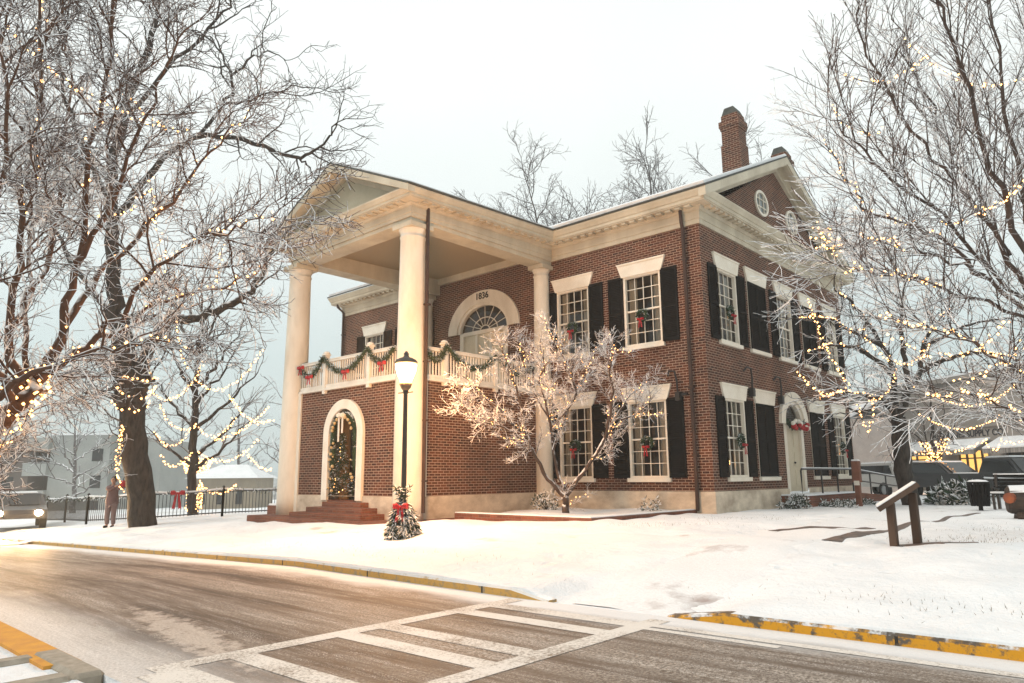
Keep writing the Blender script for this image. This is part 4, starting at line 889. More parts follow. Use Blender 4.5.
lights('strings of lights looped between the old oak and the lit tree', [swag(at(160, 405, 27), at(196, 425, 29), .5), swag(at(155, 432, 28), at(190, 430, 30), .6), swag(at(160, 455, 28), at(192, 452, 30), .5), swag(at(150, 390, 26), at(205, 360, 30), .9)], .16, .034, seed=7)
lights('strings of lights looped from the lit tree to the white column', [swag(at(196, 425, 30), at(235, 418, 29), .6), swag(at(196, 380, 30), at(262, 350, 28), .9), swag(at(230, 395, 30), at(272, 420, 27), .5), swag(at(198, 452, 30), at(258, 440, 28), .6), swag(at(214, 440, 30), at(270, 405, 28), .3), swag(at(200, 482, 30), at(236, 485, 28), .4), swag(at(246, 452, 29), at(272, 470, 27), .2)], .15, .034, seed=8)
lights('golden lights wound tightly round the foot of the lit tree', [spiral([b3+[0, 0, .3], b3+[0, 0, 1.4]], [.3, .26], 7), spiral([b3+[0, 0, 1.9], b3+[0, 0, 2.5]], [.3, .55], 6, .1)], .15, .034, seed=9)
lights('curtain of lights hanging down the left side of the oak trunk', [swag(at(123, 425, 23.6), at(118, 478, 23.8), .1), swag(at(121, 430, 23.5), at(116, 470, 23.6), -.1), swag(at(118, 470, 23.8), at(124, 492, 23.9), .1)], .12, .03, seed=10)
lights('string of lights hung in the branch above the left lawn', [swag(at(176, 322, 22), at(186, 368, 22.4), .1), swag(at(180, 340, 22), at(190, 350, 22), .1), swag(at(216, 285, 22), at(222, 245, 22), .1)], .14, .03, seed=19)
lvd = TREES['dog'][0]
rg = np.random.default_rng(5); ds = [along(lvd, i, .45) for i in range(1, 12)]+[lvd[1][k][0] for k in rg.integers(0, len(lvd[1]), 30)]
lights('warm lights threaded through the small frosted tree in the planter', ds, .12, .015, seed=11)
lvr = TREES['right'][0]
lights('string of lights crossing the upper branches of the right hand tree', [swag(at(845, 75, 13.5), at(925, 55, 13), .3), swag(at(905, 40, 13), at(1030, 75, 12.5), .5), swag(at(830, 105, 14), at(880, 130, 13.6), .3)], .13, seed=12)
lights('string of lights rising along the thick boughs near the right edge', [swag(at(940, 225, 13), at(1030, 175, 12.6), .2), swag(at(975, 205, 13), at(1024, 180, 12.6), .2), along(lvr, 3, .3), along(lvr, 5, .4)], .13, seed=13)
lights('cluster of lights in the branch tips in front of the gable eaves', [along(lvr, 11, .6), swag(at(815, 222, 12.2), at(835, 255, 12.4), .1), swag(at(822, 230, 12.1), at(842, 240, 12.2), .25), swag(at(812, 240, 12.1), at(830, 228, 12.2), .2)], .08, .02, seed=14)
lights('string of lights sweeping low through the dark boughs at the right edge', [along(lvr, 7, .1), along(lvr, 8, .1), swag(at(955, 380, 12), at(1030, 335, 12), .2), swag(at(890, 335, 12), at(1010, 318, 12), .5)], .13, seed=15)
lvf = TREES['fork'][0]
lights('lights strung along the outer boughs of the forked tree by the gable end', [along(lvf, 1, .2), along(lvf, 3, .3), along(lvf, 6, .2), along(lvf, 7, .2), swag(at(808, 300, 21), at(850, 385, 21.5), .4), swag(at(798, 372, 21), at(845, 388, 21.5), .4)], .14, .03, seed=16)
lights('lights looped through the middle of the forked tree', [along(lvf, 2, .1), along(lvf, 5, .1), swag(at(870, 400, 22), at(900, 360, 22), .4), swag(at(860, 330, 22), at(930, 345, 22), .8), swag(at(858, 405, 22.4), at(874, 398, 22.5), .9)], .15, .03, seed=17)
lights('long loops of lights hung across the front of the shop', [swag(at(920, 415, 33), at(1000, 416, 32), .6), swag(at(935, 395, 33), at(1015, 385, 32), .7), swag(at(1000, 440, 33), at(1040, 425, 32), .4), swag(at(915, 452, 33), at(985, 440, 32.5), .3), swag(at(985, 440, 32.5), at(1000, 446, 33), .3)], .16, .038, seed=18)
lights('golden lights packed on the stem and boughs of the young tree at the shop', [spiral([s0+[0, 0, .1], s0+[0, 0, 1.9]], [.14, .12], 12)]+[along(TREES['shoptree'][0], i, .05, .55) for i in range(1, 8)], .10, .042, jit=.08, seed=20)

# ------------------------------------------------------------------ greenery on the building
def needles(mb, c_, d, n, ln, rad, rng, flat=.012):
    for _ in range(n):
        a = rng.normal(size=3); a /= np.linalg.norm(a); p = c_+a*rad*rng.uniform(0, .5); q = d*.5+a; q /= np.linalg.norm(q); e_ = p+q*ln*rng.uniform(.6, 1.2)
        s_ = np.cross(q, rng.normal(size=3)); s_ /= np.linalg.norm(s_)+1e-9; m_ = (p+e_)/2
        mb.add([p, m_+s_*flat, e_, m_-s_*flat], [(0, 1, 2, 3)])
def bow(parent, c_, f, s_, rng, tails=1.6):
    mb = MB(); u0, d0, z0 = c_
    for sg in (-1, 1):
        pts = [(0, 0), (.5, .45), (1, .38), (1.05, 0), (.95, -.3), (.45, -.25)]; vs_ = [f(u0+sg*p*s_, d0+.02, z0+q*s_) for p, q in pts]+[f(u0+sg*p*s_*.8, d0+.07+.02*p, z0+q*s_*.7) for p, q in pts]
        mb.add(vs_, [(0,1,2,3,4,5)[::-1], (6,7,8,9,10,11)]+[(i, (i+1) % 6, 6+(i+1) % 6, 6+i) for i in range(6)])
        t0, t1 = .12, .55; mb.add([f(u0+sg*.02*s_, d0+.05, z0), f(u0+sg*.3*s_, d0+.05, z0-.1*s_), f(u0+sg*(t1+.15)*s_, d0+.06, z0-tails*s_), f(u0+sg*(t1-.1)*s_, d0+.08, z0-(tails-.2)*s_), f(u0+sg*(t1-.3)*s_, d0+.06, z0-tails*s_)], [(0,1,2,3,4)])
    mb.ball(f(u0, d0+.07, z0), .18*s_, 5); return mb.build('bow', M_red, parent)
def wreath(f, u, z_, r_, label, seed, d=.1, grp='wreaths on the windows'):
    rng = np.random.default_rng(seed); t_ = thing('wreath', label, 'wreath', f(u, d, z_-r_), group=grp); mb = MB()
    ringp = [f(u+r_*math.cos(a), d, z_+r_*math.sin(a)) for a in np.linspace(0, 2*math.pi, 21)]
    mb.tube(ringp, r_*.3, 6, False)
    for p in ringp[:-1]:
        for _ in range(3): needles(mb, np.array(p), np.zeros(3), 7, r_*.5, r_*.4, rng, .014)
    mb.build('ring', M_green, t_); bow(t_, (u, d+.06, z_-r_*.75), f, r_*.72, rng, 2.4)
fF, fS = T('F'), T('S')
wreath(fF, fw[0]+.02, 5.75, .16, 'wreath with red bow on the upper front window nearest the corner', 1)
wreath(fF, fw[0]+.02, 1.95, .16, 'wreath with red bow on the lower front window nearest the corner', 2)
wreath(fF, fw[1]+.02, 1.95, .16, 'wreath with red bow on the lower front window behind the small frosted tree', 3)
wreath(fF, fw[1]+.02, 5.75, .16, 'wreath on the upper front window beside the portico column', 6)
wreath(fS, sw[0]-.05, 5.78, .16, 'wreath with red bow on the first upper window of the gable side', 4)
wreath(fS, sw[0]+.1, 1.98, .16, 'wreath with red bow on the first lower window of the gable side', 5)
wreath(fS, sw[4], 2.0, .16, 'wreath with red bow on the last lower window of the gable side', 7)
def garland(pts, label, seed, f=None, bowat=None, r_=.075, grp='garlands on the balcony railing', name='garland'):
    rng = np.random.default_rng(seed); P = smooth_line(pts, len(pts)*5, 0, rng); t_ = thing(name, label, 'garland', tuple(float(v) for v in P[0]), group=grp); mb = MB(); mb.tube(P, r_*.7, 5)
    for i in range(len(P)-1):
        d = P[i+1]-P[i]; n = max(2, int(np.linalg.norm(d)/.03)); 
        for k in range(n): needles(mb, P[i]+d*k/n, d/np.linalg.norm(d), 7, .12, r_, rng, .012)
    mb.build('boughs', M_green, t_)
    if bowat is not None:
        for b_ in bowat: bow(t_, b_, f, .17, rng, 1.5)
    return t_
gy = yr-.12; gf = lambda u, d, z_: (u, yr-.1-d, z_)
garland(swag((-11.15, gy, 4.5), (-9.87, gy, 4.72), .42, 6), 'garland swag with red bows hanging next to the left column', 1, gf, [(-11.05, .03, 4.5), (-10.5, .05, 4.15)])
garland(swag((-9.83, gy, 4.72), (-7.62, gy, 4.72), .56, 8), 'longest garland swag with a red bow on the front balustrade', 2, gf, [(-8.55, .05, 4.12)])
garland(swag((-7.58, gy, 4.72), (-6.35, gy, 4.6), .4, 6), 'garland swag with a red bow lit by the street lamp', 3, gf, [(-6.8, .05, 4.18)])
gx = xr_+.12
garland(swag((gx, -5.3, 4.55), (gx, -4.58, 4.72), .36, 6), 'short garland swag on the side balustrade next to the big column', 4)
garland(swag((gx, -4.52, 4.72), (gx, -2.5, 4.7), .52, 8), 'garland swag on the side balustrade above the blank brick wall', 5)
garland(swag((gx, -2.4, 4.7), (gx, -.7, 4.6), .42, 8), 'garland swag on the side balustrade behind the small frosted tree', 6)
# the festive arch inside the front entrance
ap = [(DA[0]+.56*math.cos(a), PF-.0, 2.3+.58*math.sin(a)) for a in np.linspace(0, math.pi, 9)]
ge = garland([(DA[0]+.56, PF, .5), (DA[0]+.56, PF, 1.4)]+ap+[(DA[0]-.56, PF, 1.4), (DA[0]-.56, PF, .5)], 'thick garland with pale baubles and ribbons round the arched front entrance', 7, r_=.13, grp='garlands round the doors')
rg = random.Random(3); mb = MB()
for k in range(34):
    a = rg.uniform(-.5, 1.5)
    if a < 0 or a > 1: c_ = (DA[0]+(.52 if a < 0 else -.5)+rg.uniform(-.1, .1), PF-.12, rg.uniform(.5, 2.2))
    else: c_ = (DA[0]+.5*math.cos(math.pi*a), PF-.12, 2.3+.5*math.sin(math.pi*a))
    mb.ball(c_, rg.uniform(.025, .055), 5)
mb.build('bauble', mat('gold_bauble', (.6, .42, .2), .3, .6, .5), ge)
mb = MB()
for sg, ln in ((-1, .75), (1, .5)): 
    mb.box(DA[0]+sg*.09-.035, DA[0]+sg*.09+.035, PF-.17, PF-.155, 2.82-ln, 2.84); mb.lathe([(.02,-.07),(.09,-.04),(.1,.03),(.02,.08)], (DA[0]+sg*.08, PF-.16, 2.84), 8)
mb.build('ribbon', M_lintel, ge)
gs = garland([fS(u, .08, z_) for u, z_ in ((DS[0]-.7, 2.75), (DS[0]-.35, 2.6), (DS[0], 2.55), (DS[0]+.35, 2.6), (DS[0]+.7, 2.75))], 'evergreen spray with red and white flowers over the side door', 8, r_=.12, grp='garlands round the doors')
mr, mw = MB(), MB(); rg = random.Random(8)
for k in range(16): (mr if k % 2 else mw).ball(fS(DS[0]+rg.uniform(-.7, .7), .24, 2.62+rg.uniform(-.12, .15)), rg.uniform(.06, .1), 5)
mr.build('red_flower', M_red, gs); mw.build('white_flower', M_white, gs)
ub = thing('standing_tree', 'narrow lit evergreen with baubles just inside the front entrance', 'christmas tree', (DA[0]-.2, PF+.2, .385)); rng = np.random.default_rng(12); mb = MB(); 
for k in range(150): 
    zz = rng.uniform(.15, 1.9); rr = .34*(1-zz/2.1); a = rng.uniform(0, 6.28); needles(mb, np.array([DA[0]-.25+rr*math.cos(a), PF+.1+rr*.5*math.sin(a), .385+zz]), np.array([0, 0, -.2]), 6, .14, .06, rng)
mb.build('boughs', M_green, ub); mb = MB()
for k in range(11): zz = rng.uniform(.2, 1.7); rr = .36*(1-zz/2.1); a = rng.uniform(3.2, 6.2); mb.octa((DA[0]-.25+rr*math.cos(a), PF+.1+rr*.5*math.sin(a), .385+zz), .018)
tag(mb.build('bulbs', M_bulb, ub), kind='stuff')
# candle lamp in the first side window
cl = thing('candle_lamp', 'amber electric candle glowing inside the first lower window of the gable side', 'lamp', (-.22, sw[0]-.12, 1.02)); mb = MB(); mb.lathe([(.06,0),(.06,.03),(.018,.05),(.018,.3)], (-.22, sw[0]-.12, 1.02), 10); mb.build('stand', M_white, cl)
MB().ball((-.22, sw[0]-.12, 1.37), .045, 6, 1.4).build('flame_bulb', mat('amber_bulb', (.9, .5, .2), .4, emit=(1, .45, .12), estr=9), cl)

# ------------------------------------------------------------------ street lamp
lx, ly = -2.6, -8.6; lz = float(gz(lx, ly))
SL = thing('street_lamp', 'lit black street lamp with a glass urn head in front of the big column', 'street lamp', (lx, ly, lz))
mb = MB(); mb.lathe([(.19,0),(.19,.12),(.15,.16),(.13,.5),(.10,.56),(.06,.62),(.055,1.2),(.045,3.0),(.06,3.02),(.06,3.08),(.05,3.1)], (lx, ly, lz-.05), 20); mb.bar((lx-.2, ly-.03, lz+2.98), (lx+.2, ly+.03, lz+2.98), .015, 8); mb.build('pole', M_iron, SL, True)
hd = MB(); hd.lathe([(.05,3.06),(.10,3.12),(.14,3.2),(.12,3.24)], (lx, ly, lz-.05), 20); ho_ = hd.build('lamp_head', mat('bronze', (.09, .06, .035), .4, .5), SL, True)
M_lampglass = mat('lamp_glass', (.9, .8, .6), .3, emit=(1, .56, .2), estr=5)
q_ = M_lampglass.node_tree; mq = q_.nodes.new('ShaderNodeMixShader'); mq.inputs[0].default_value = .55; tq = q_.nodes.new('ShaderNodeBsdfTransparent'); q_.links.new(q_.nodes['Principled BSDF'].outputs[0], mq.inputs[1]); q_.links.new(tq.outputs[0], mq.inputs[2]); q_.links.new(mq.outputs[0], q_.nodes['Material Output'].inputs[0])
gl_ = MB(); gl_.lathe([(.11,3.245),(.15,3.34),(.205,3.48),(.222,3.58),(.22,3.65)], (lx, ly, lz-.05), 24); go = gl_.build('globe', M_lampglass, ho_, True)
cp = MB(); cp.lathe([(.235,3.65),(.245,3.68),(.21,3.73),(.13,3.77),(.07,3.79),(.05,3.83),(.06,3.86),(.02,3.92)], (lx, ly, lz-.05), 24); cp.build('cap', M_shingle, ho_, True)
ll = bpy.data.lights.new('lamp_light', 'POINT'); ll.energy = 2300; ll.color = (1, .49, .19); ll.shadow_soft_size = .3
lo = bpy.data.objects.new('lamp_light', ll); S.collection.objects.link(lo); lo.location = (lx, ly, lz+3.45); go.visible_shadow = True
ev = thing('evergreen_bundle', 'snowy evergreen boughs with a red bow tied round the foot of the lamp', 'decoration', (lx, ly, lz)); rng = np.random.default_rng(5); mb = MB()
for k in range(330):
    a = rng.uniform(0, 6.28); h = rng.uniform(0, 1); rr = .06+.25*(1-h)**.8; c_ = np.array([lx+rr*math.cos(a), ly+rr*math.sin(a), lz+.04+.66*h]); d = np.array([math.cos(a)*.5, math.sin(a)*.5, -1.2]); d /= np.linalg.norm(d); needles(mb, c_, d*2.2, 9, .15, .05, rng, .011)
for k in range(9):
    a = rng.uniform(0, 6.28); d = np.array([math.cos(a)*.45, math.sin(a)*.45, 1]); p = np.array([lx, ly, lz+.62])
    for q in range(7): needles(mb, p+d*q*.06, d, 5, .1, .02, rng)
mb.build('boughs', snowy('dark_boughs', (.010, .026, .012), (.03, .05, .025), .25, .7, 9), ev); gb = lambda u, d, z_: (lx+.74*u+.55*d, ly+.67*u-.83*d, z_); bow(ev, (0, .17, lz+.62), gb, .16, rng, 2.0)

# ------------------------------------------------------------------ side entrance landing, ramp and railing
LD = thing('side_landing', 'raised brick landing and ramp with a snowy edge at the side door', 'ramp', (.7, 4.6, 0))
mb = MB(); mb.bbox(.06, .85, 4.3, 9.2, -.2, .36, .01); mb.prism([(9.202, -.2), (9.202, .36), (17.5, -.02), (17.5, -.2)], .06, .85, 'x'); mb.build('deck', M_pave, LD)
mb = MB(); mb.bbox(.07, .88, 4.28, 9.2, .362, .405, .02); mb.build('snow_layer', M_snow, LD)
RA = thing('handrail', 'black pipe handrail with snow along the side entrance ramp', 'railing', (.72, 4.35, .36)); mb = MB()
mb.tube([(.72, 4.36, .3), (.72, 4.36, 1.12), (.72, 4.42, 1.18), (.72, 9.2, 1.18), (.72, 17.3, .72)], .032, 6); mb.tube([(.72, 9.2, .8), (.72, 17.3, .38)], .025, 6)
mb.build('rail', M_iron, RA)
for y in (6.1, 7.6, 9.2, 11.2, 13.2, 15.2, 17.2):
    zt = 1.17 if y < 9.3 else 1.17-.0568*(y-9.2); mb = MB(); mb.bar((.72, y, zt-.95), (.72, y, zt), .028, 6); mb.build('post', M_iron, RA)
mb = MB(); mb.tube([(.72, 4.44, 1.21), (.72, 9.2, 1.21), (.72, 17.3, .75)], .022, 5); mb.build('snow_cap', M_snow, RA)
def shrub(c_, r_, h, label, seed, n=130, m=None, grp='shrubs under snow', ln=.11):
    rng = np.random.default_rng(seed); t_ = thing('shrub', label, 'shrub', c_, group=grp); mb, st_ = MB(), MB()
    for k in range(n):
        a = rng.normal(size=3); a[2] = abs(a[2]); a /= np.linalg.norm(a); q = np.array(c_)+a*np.array([r_, r_, h])*rng.uniform(.4, 1); needles(mb, q, a*.7, 7, ln, .08, rng, ln*.14)
        if k % 4 == 0: st_.bar(np.array(c_), q, .008, 3)
    mb.build('foliage', m or M_bough, t_); st_.build('stem', M_oak, t_); return t_
shrub((.75, 3.7, .0), .5, .42, 'dark snow dusted shrub at the start of the side handrail', 1)
shrub((1.35, 5.4, -.02), .55, .26, 'low snowy shrub below the side landing', 2)
shrub((1.4, 7.6, -.03), .5, .22, 'low snowy shrub further along the side landing', 3)
shrub((-4.1, -2.2, .06), .42, .62, 'small evergreen shrub in the planter against the portico wall', 4, 70)
shrub((-1.6, -.7, .06), .34, .42, 'sparse frosted shrub in the planter under the front windows', 5, 26)
shrub((-12.6, -4.2, -.3), .6, 1.25, 'tall shrub with pale leaves beside the left column', 6, 120, snowy('pale_leaves', (.10, .09, .035), (.2, .16, .07), .55, .9, 9))
shrub((3.9, 9.6, -.03), .95, .7, 'spreading bush weighed down by snow behind the slanted sign', 7, 160, ln=.3)

# ------------------------------------------------------------------ lawn furniture on the right
IS = thing('info_sign', 'slanted brown information board on two wooden posts with snow', 'sign', (6.16, -6.33, float(gz(6.16, -6.33))))
zs_ = float(gz(6.16, -6.33)); ud = np.array([.958, .285, 0]); vd = np.array([-.285, .958, 0])
for q in ((6.06, -6.43), (6.32, -6.22)):
    mb = MB(); hh_ = .60 if q[0] < 6.2 else .74; mb.bbox(q[0]-.055, q[0]+.055, q[1]-.055, q[1]+.055, zs_-.2, zs_+hh_, .012); mb.build('post', M_wood, IS)
cb_ = np.array([6.16, -6.33, zs_+.69])+ud*-.02+vd*.06; sl_ = ud*.84+np.array([0, 0, .56]); sl_ /= np.linalg.norm(sl_); nn = np.cross(sl_, vd); nn = nn if nn[2] > 0 else -nn
def slabo(c_, a, ha, b_, hb, n_, t0, t1):
    mb = MB(); q = [c_+a*sa*ha+b_*sb*hb for sa, sb in ((-1,-1),(1,-1),(1,1),(-1,1))]; mb.add([p+n_*t0 for p in q]+[p+n_*t1 for p in q], [(0,3,2,1),(4,5,6,7),(0,1,5,4),(1,2,6,5),(2,3,7,6),(3,0,4,7)]); return mb
slabo(cb_, sl_, .33, vd, .42, nn, -.035, .035).build('board', M_wood, IS); slabo(cb_, sl_, .32, vd, .41, nn, .037, .05).build('snow_layer', M_snow, IS)
TB = thing('litter_bin', 'black slatted litter bin on a short stake in the snow', 'litter bin', (5.23, 5.1, -.05)); bz_ = float(gz(5.23, 5.1)); mb = MB()
for k in range(18):
    a = 2*math.pi*k/18; mb.bar((5.23+.2*math.cos(a), 5.1+.2*math.sin(a), bz_+.12), (5.23+.25*math.cos(a), 5.1+.25*math.sin(a), bz_+.72), .028, 4)
for zz, rr in ((.14, .2), (.42, .23), (.72, .26)): mb.lathe([(rr, 0), (rr+.015, .02), (rr, .05)], (5.23, 5.1, bz_+zz), 20)
mb.build('basket', M_black, TB); MB().lathe([(.06,-.1),(.05,.14)], (5.23, 5.1, bz_), 10).build('stake', M_black, TB); MB().lathe([(.19,.15),(.235,.70)], (5.23, 5.1, bz_), 16).build('liner', M_black, TB); MB().lathe([(.26,.772),(.2,.81),(.02,.83)], (5.23, 5.1, bz_), 16).build('snow_cap', M_snow, TB)
BN = thing('park_bench', 'black slatted bench with snow on its rails near the right edge', 'bench', (6.1, 6.4, -.05), R(-8)); ORI[BN] = (0, 0, 0); BN.location.z = float(gz(6.1, 6.4))
mb = MB(); 
for k in range(5): mb.box(-.8, .8, .2+.012*k, .235+.012*k, .47+.105*k, .55+.105*k)
mb.build('backrest', M_black, BN); mb = MB()
for k in range(4): mb.box(-.8, .8, -.25+.11*k, -.16+.11*k, .42, .45)
mb.build('seat', M_black, BN); mb = MB(); mb.box(-.78, .78, -.24, .17, .452, .50); mb.box(-.79, .79, .245, .29, .972, 1.005); mb.build('snow_layer', M_snow, BN)
for x in (-.72, .72): mb = MB(); mb.box(x-.03, x+.03, -.22, -.16, -.1, .42); mb.box(x-.03, x+.03, .17, .29, -.1, .98); mb.box(x-.03, x+.03, -.22, .2, .58, .62); mb.build('leg', M_iron, BN)
LGc = np.array([6.62, 1.42, float(gz(6.6, 1.4))+.40]); LG = thing('ore_trough', 'dark wooden drum on a low cradle with an orange end plug and snow on top', 'mining relic', (6.6, 1.4, float(gz(6.6, 1.4))))
ax_ = np.array([.86, .25, -.02]); ax_ /= np.linalg.norm(ax_); sd_ = np.array([-ax_[1], ax_[0], 0]); up_ = np.cross(ax_, sd_)
def drum(t0, t1, r_a, r_b, n=9, sq=1.0, ph=.3): 
    mb = MB(); vs_ = []
    for t_, r_ in ((t0, r_a), (t0+.06, r_a+.03), (t1, r_b)):
        for k in range(n): a = 2*math.pi*k/n+ph; vs_.append(LGc+ax_*t_+sd_*r_*math.cos(a)+up_*r_*math.sin(a)*sq)
    mb.add(vs_, [(j*n+k, j*n+(k+1) % n, (j+1)*n+(k+1) % n, (j+1)*n+k) for j in range(2) for k in range(n)]+[tuple(range(n)), tuple(2*n+n-1-k for k in range(n))]); return mb
M_relic = noisy('tarred_wood', (.03, .022, .018), (.075, .05, .035), 5, .75, .6, .03, sc=(.3, 1, 1)); drum(-.25, 1.5, .27, .36).build('drum', M_relic, LG)
mb = MB(); pc = LGc+ax_*-.20-sd_*.22+up_*.05; nrm = -sd_*.85-ax_*.5; nrm /= np.linalg.norm(nrm); a1_ = np.cross(nrm, [0, 0, 1]); a1_ /= np.linalg.norm(a1_); b1_ = np.cross(nrm, a1_)
vs_ = [pc+nrm*d+(a1_*math.cos(a)+b1_*math.sin(a))*r_ for d, r_ in ((-.06, .125), (.09, .115)) for a in np.linspace(0, 2*math.pi, 13)[:-1]]; mb.add(vs_, [(k, (k+1) % 12, 12+(k+1) % 12, 12+k) for k in range(12)]+[tuple(range(12, 24)), tuple(range(11, -1, -1))]); mb.build('plug', noisy('rust_orange', (.32, .09, .03), (.16, .05, .03), 7, .8), LG)
mb = MB(); c2 = LGc+ax_*.1
for o_ in (-.02, .95): p = LGc+ax_*o_; mb.tube([p-sd_*.3-up_*.42, p-sd_*.14-up_*.3, p+sd_*.14-up_*.3, p+sd_*.3-up_*.42], .09, 6)
mb.build('cradle', M_relic, LG); mb = MB(); vs_ = []
for t_ in np.linspace(-.2, 1.48, 8):
    for k in range(7): a = math.pi*(.2+.6*k/6); r_ = np.interp(t_, [-.25, 1.5], [.29, .385])+.03*math.sin(math.pi*k/6); vs_.append(LGc+ax_*t_+sd_*r_*math.cos(a)+up_*r_*math.sin(a))
mb.add(vs_, [(j*7+k, j*7+k+1, (j+1)*7+k+1, (j+1)*7+k) for j in range(7) for k in range(6)]); mb.build('snow_layer', M_snow, LG, True)
PS_ = thing('marker_post', 'brown wooden marker post with a small white plate by the side ramp', 'post', (1.75, 6.3, -.05)); mb = MB(); mb.bbox(1.67, 1.83, 6.22, 6.38, -.15, .75, .015); mb.bbox(1.63, 1.87, 6.2, 6.4, .752, 1.42, .02); mb.build('shaft', noisy('red_brown_wood', (.14, .055, .03), (.2, .08, .05), 4, .7), PS_); MB().box(1.68, 1.84, 6.18, 6.198, .66, .8).build('plate', M_white, PS_); MB().bbox(1.64, 1.86, 6.21, 6.39, 1.422, 1.47, .03).build('snow_cap', M_snow, PS_)

# ------------------------------------------------------------------ railings round the square
def fence(a, b_, label, h=1.0, seed=1, green=True, posts=2.1):
    a = np.array(a, float); b_ = np.array(b_, float); Ln = np.linalg.norm(b_-a); d = (b_-a)/Ln; z = lambda p: float(gz(p[0], p[1]))
    t_ = thing('iron_fence', label, 'fence', (a[0], a[1], z(a)), group='railings round the square'); np_ = max(2, int(Ln/posts)+1); pp = [a+d*Ln*k/(np_-1) for k in range(np_)]; rng = np.random.default_rng(seed); gm, sm_ = MB(), MB()
    for p0, p1 in zip(pp[:-1], pp[1:]):
        mb = MB(); l_ = np.linalg.norm(p1-p0); z0, z1 = z(p0), z(p1)
        for zz in (.15, h-.08): mb.bar((*p0, z0+zz), (*p1, z1+zz), .022, 4)
        for k in range(1, int(l_/.13)): q = p0+(p1-p0)*k*.13/l_; zq = z0+(z1-z0)*k*.13/l_; mb.bar((*q, zq+.1), (*q, zq+h-.06), .013, 4)
        mb.build('panel', M_iron, t_)
        P = [np.array([*(p0+(p1-p0)*k/8), (z0+(z1-z0)*k/8)+h-.02-.07*math.sin(math.pi*k/8)]) for k in range(9)]; sm_.tube([p+[0, 0, .05] for p in P], .035, 5)
        if green:
            for i in range(8):
                for k in range(3): needles(gm, P[i]+(P[i+1]-P[i])*k/3, np.zeros(3), 6, .13, .05, rng, .02)
    for p in pp: mb = MB(); mb.box(p[0]-.035, p[0]+.035, p[1]-.035, p[1]+.035, z(p)-.2, z(p)+h+.06); mb.lathe([(.05,0),(.06,.03),(.02,.08)], (p[0], p[1], z(p)+h+.06), 8); mb.build('post', M_iron, t_)
    if green: gm.build('garland', M_bough, t_)
    sm_.build('snow_cap', M_snow, t_)
fence((-28.5, -8.0), (-22.6, -8.2), 'iron railing with snowy garland behind the car at the far left', 1.05, 5); fence((-22.6, -8.2), (-19.2, -7.4), 'iron railing with snowy garland at the left behind the person', 1.05, 1); fence((-19.2, -7.4), (-18.7, -4.6), 'iron railing with snowy garland passing behind the oak trunk', 1.05, 2); fence((-18.7, -4.6), (-18.2, -1.5), 'iron railing between the lit tree and the left column', 1.05, 3)
fence((3.6, 15.8), (9.5, 14.6), 'iron railing with snow in front of the parked cars', .8, 4, False)
LW = thing('low_wall', 'low dark wall with a snowy top left of the portico platform', 'wall', (-15.4, -2.9, -.4)); mb = MB(); mb.bbox(-17.6, -12.6, -3.3, -2.95, -.9, -.02, .02); mb.build('masonry', M_pave, LW); MB().bbox(-17.55, -12.65, -3.28, -2.97, -.018, .05, .03).build('snow_cap', M_snow, LW)
FB = thing('bow_on_fence', 'red bow with long tails tied to the railing right of the oak', 'bow', (-18.6, -6.2, .1)); rng = np.random.default_rng(2); fb_ = lambda u, d, z_: (-18.85+.55*u+.8*d, -6.3+.83*u-.5*d, z_); o_ = bow(FB, (0, .12, float(gz(-18.8, -6.3))+.92), fb_, .25, rng, 2.4)
ORI[FB] = (0, 0, 0); o_.data.transform(Matrix.Translation((0, 0, 0)))

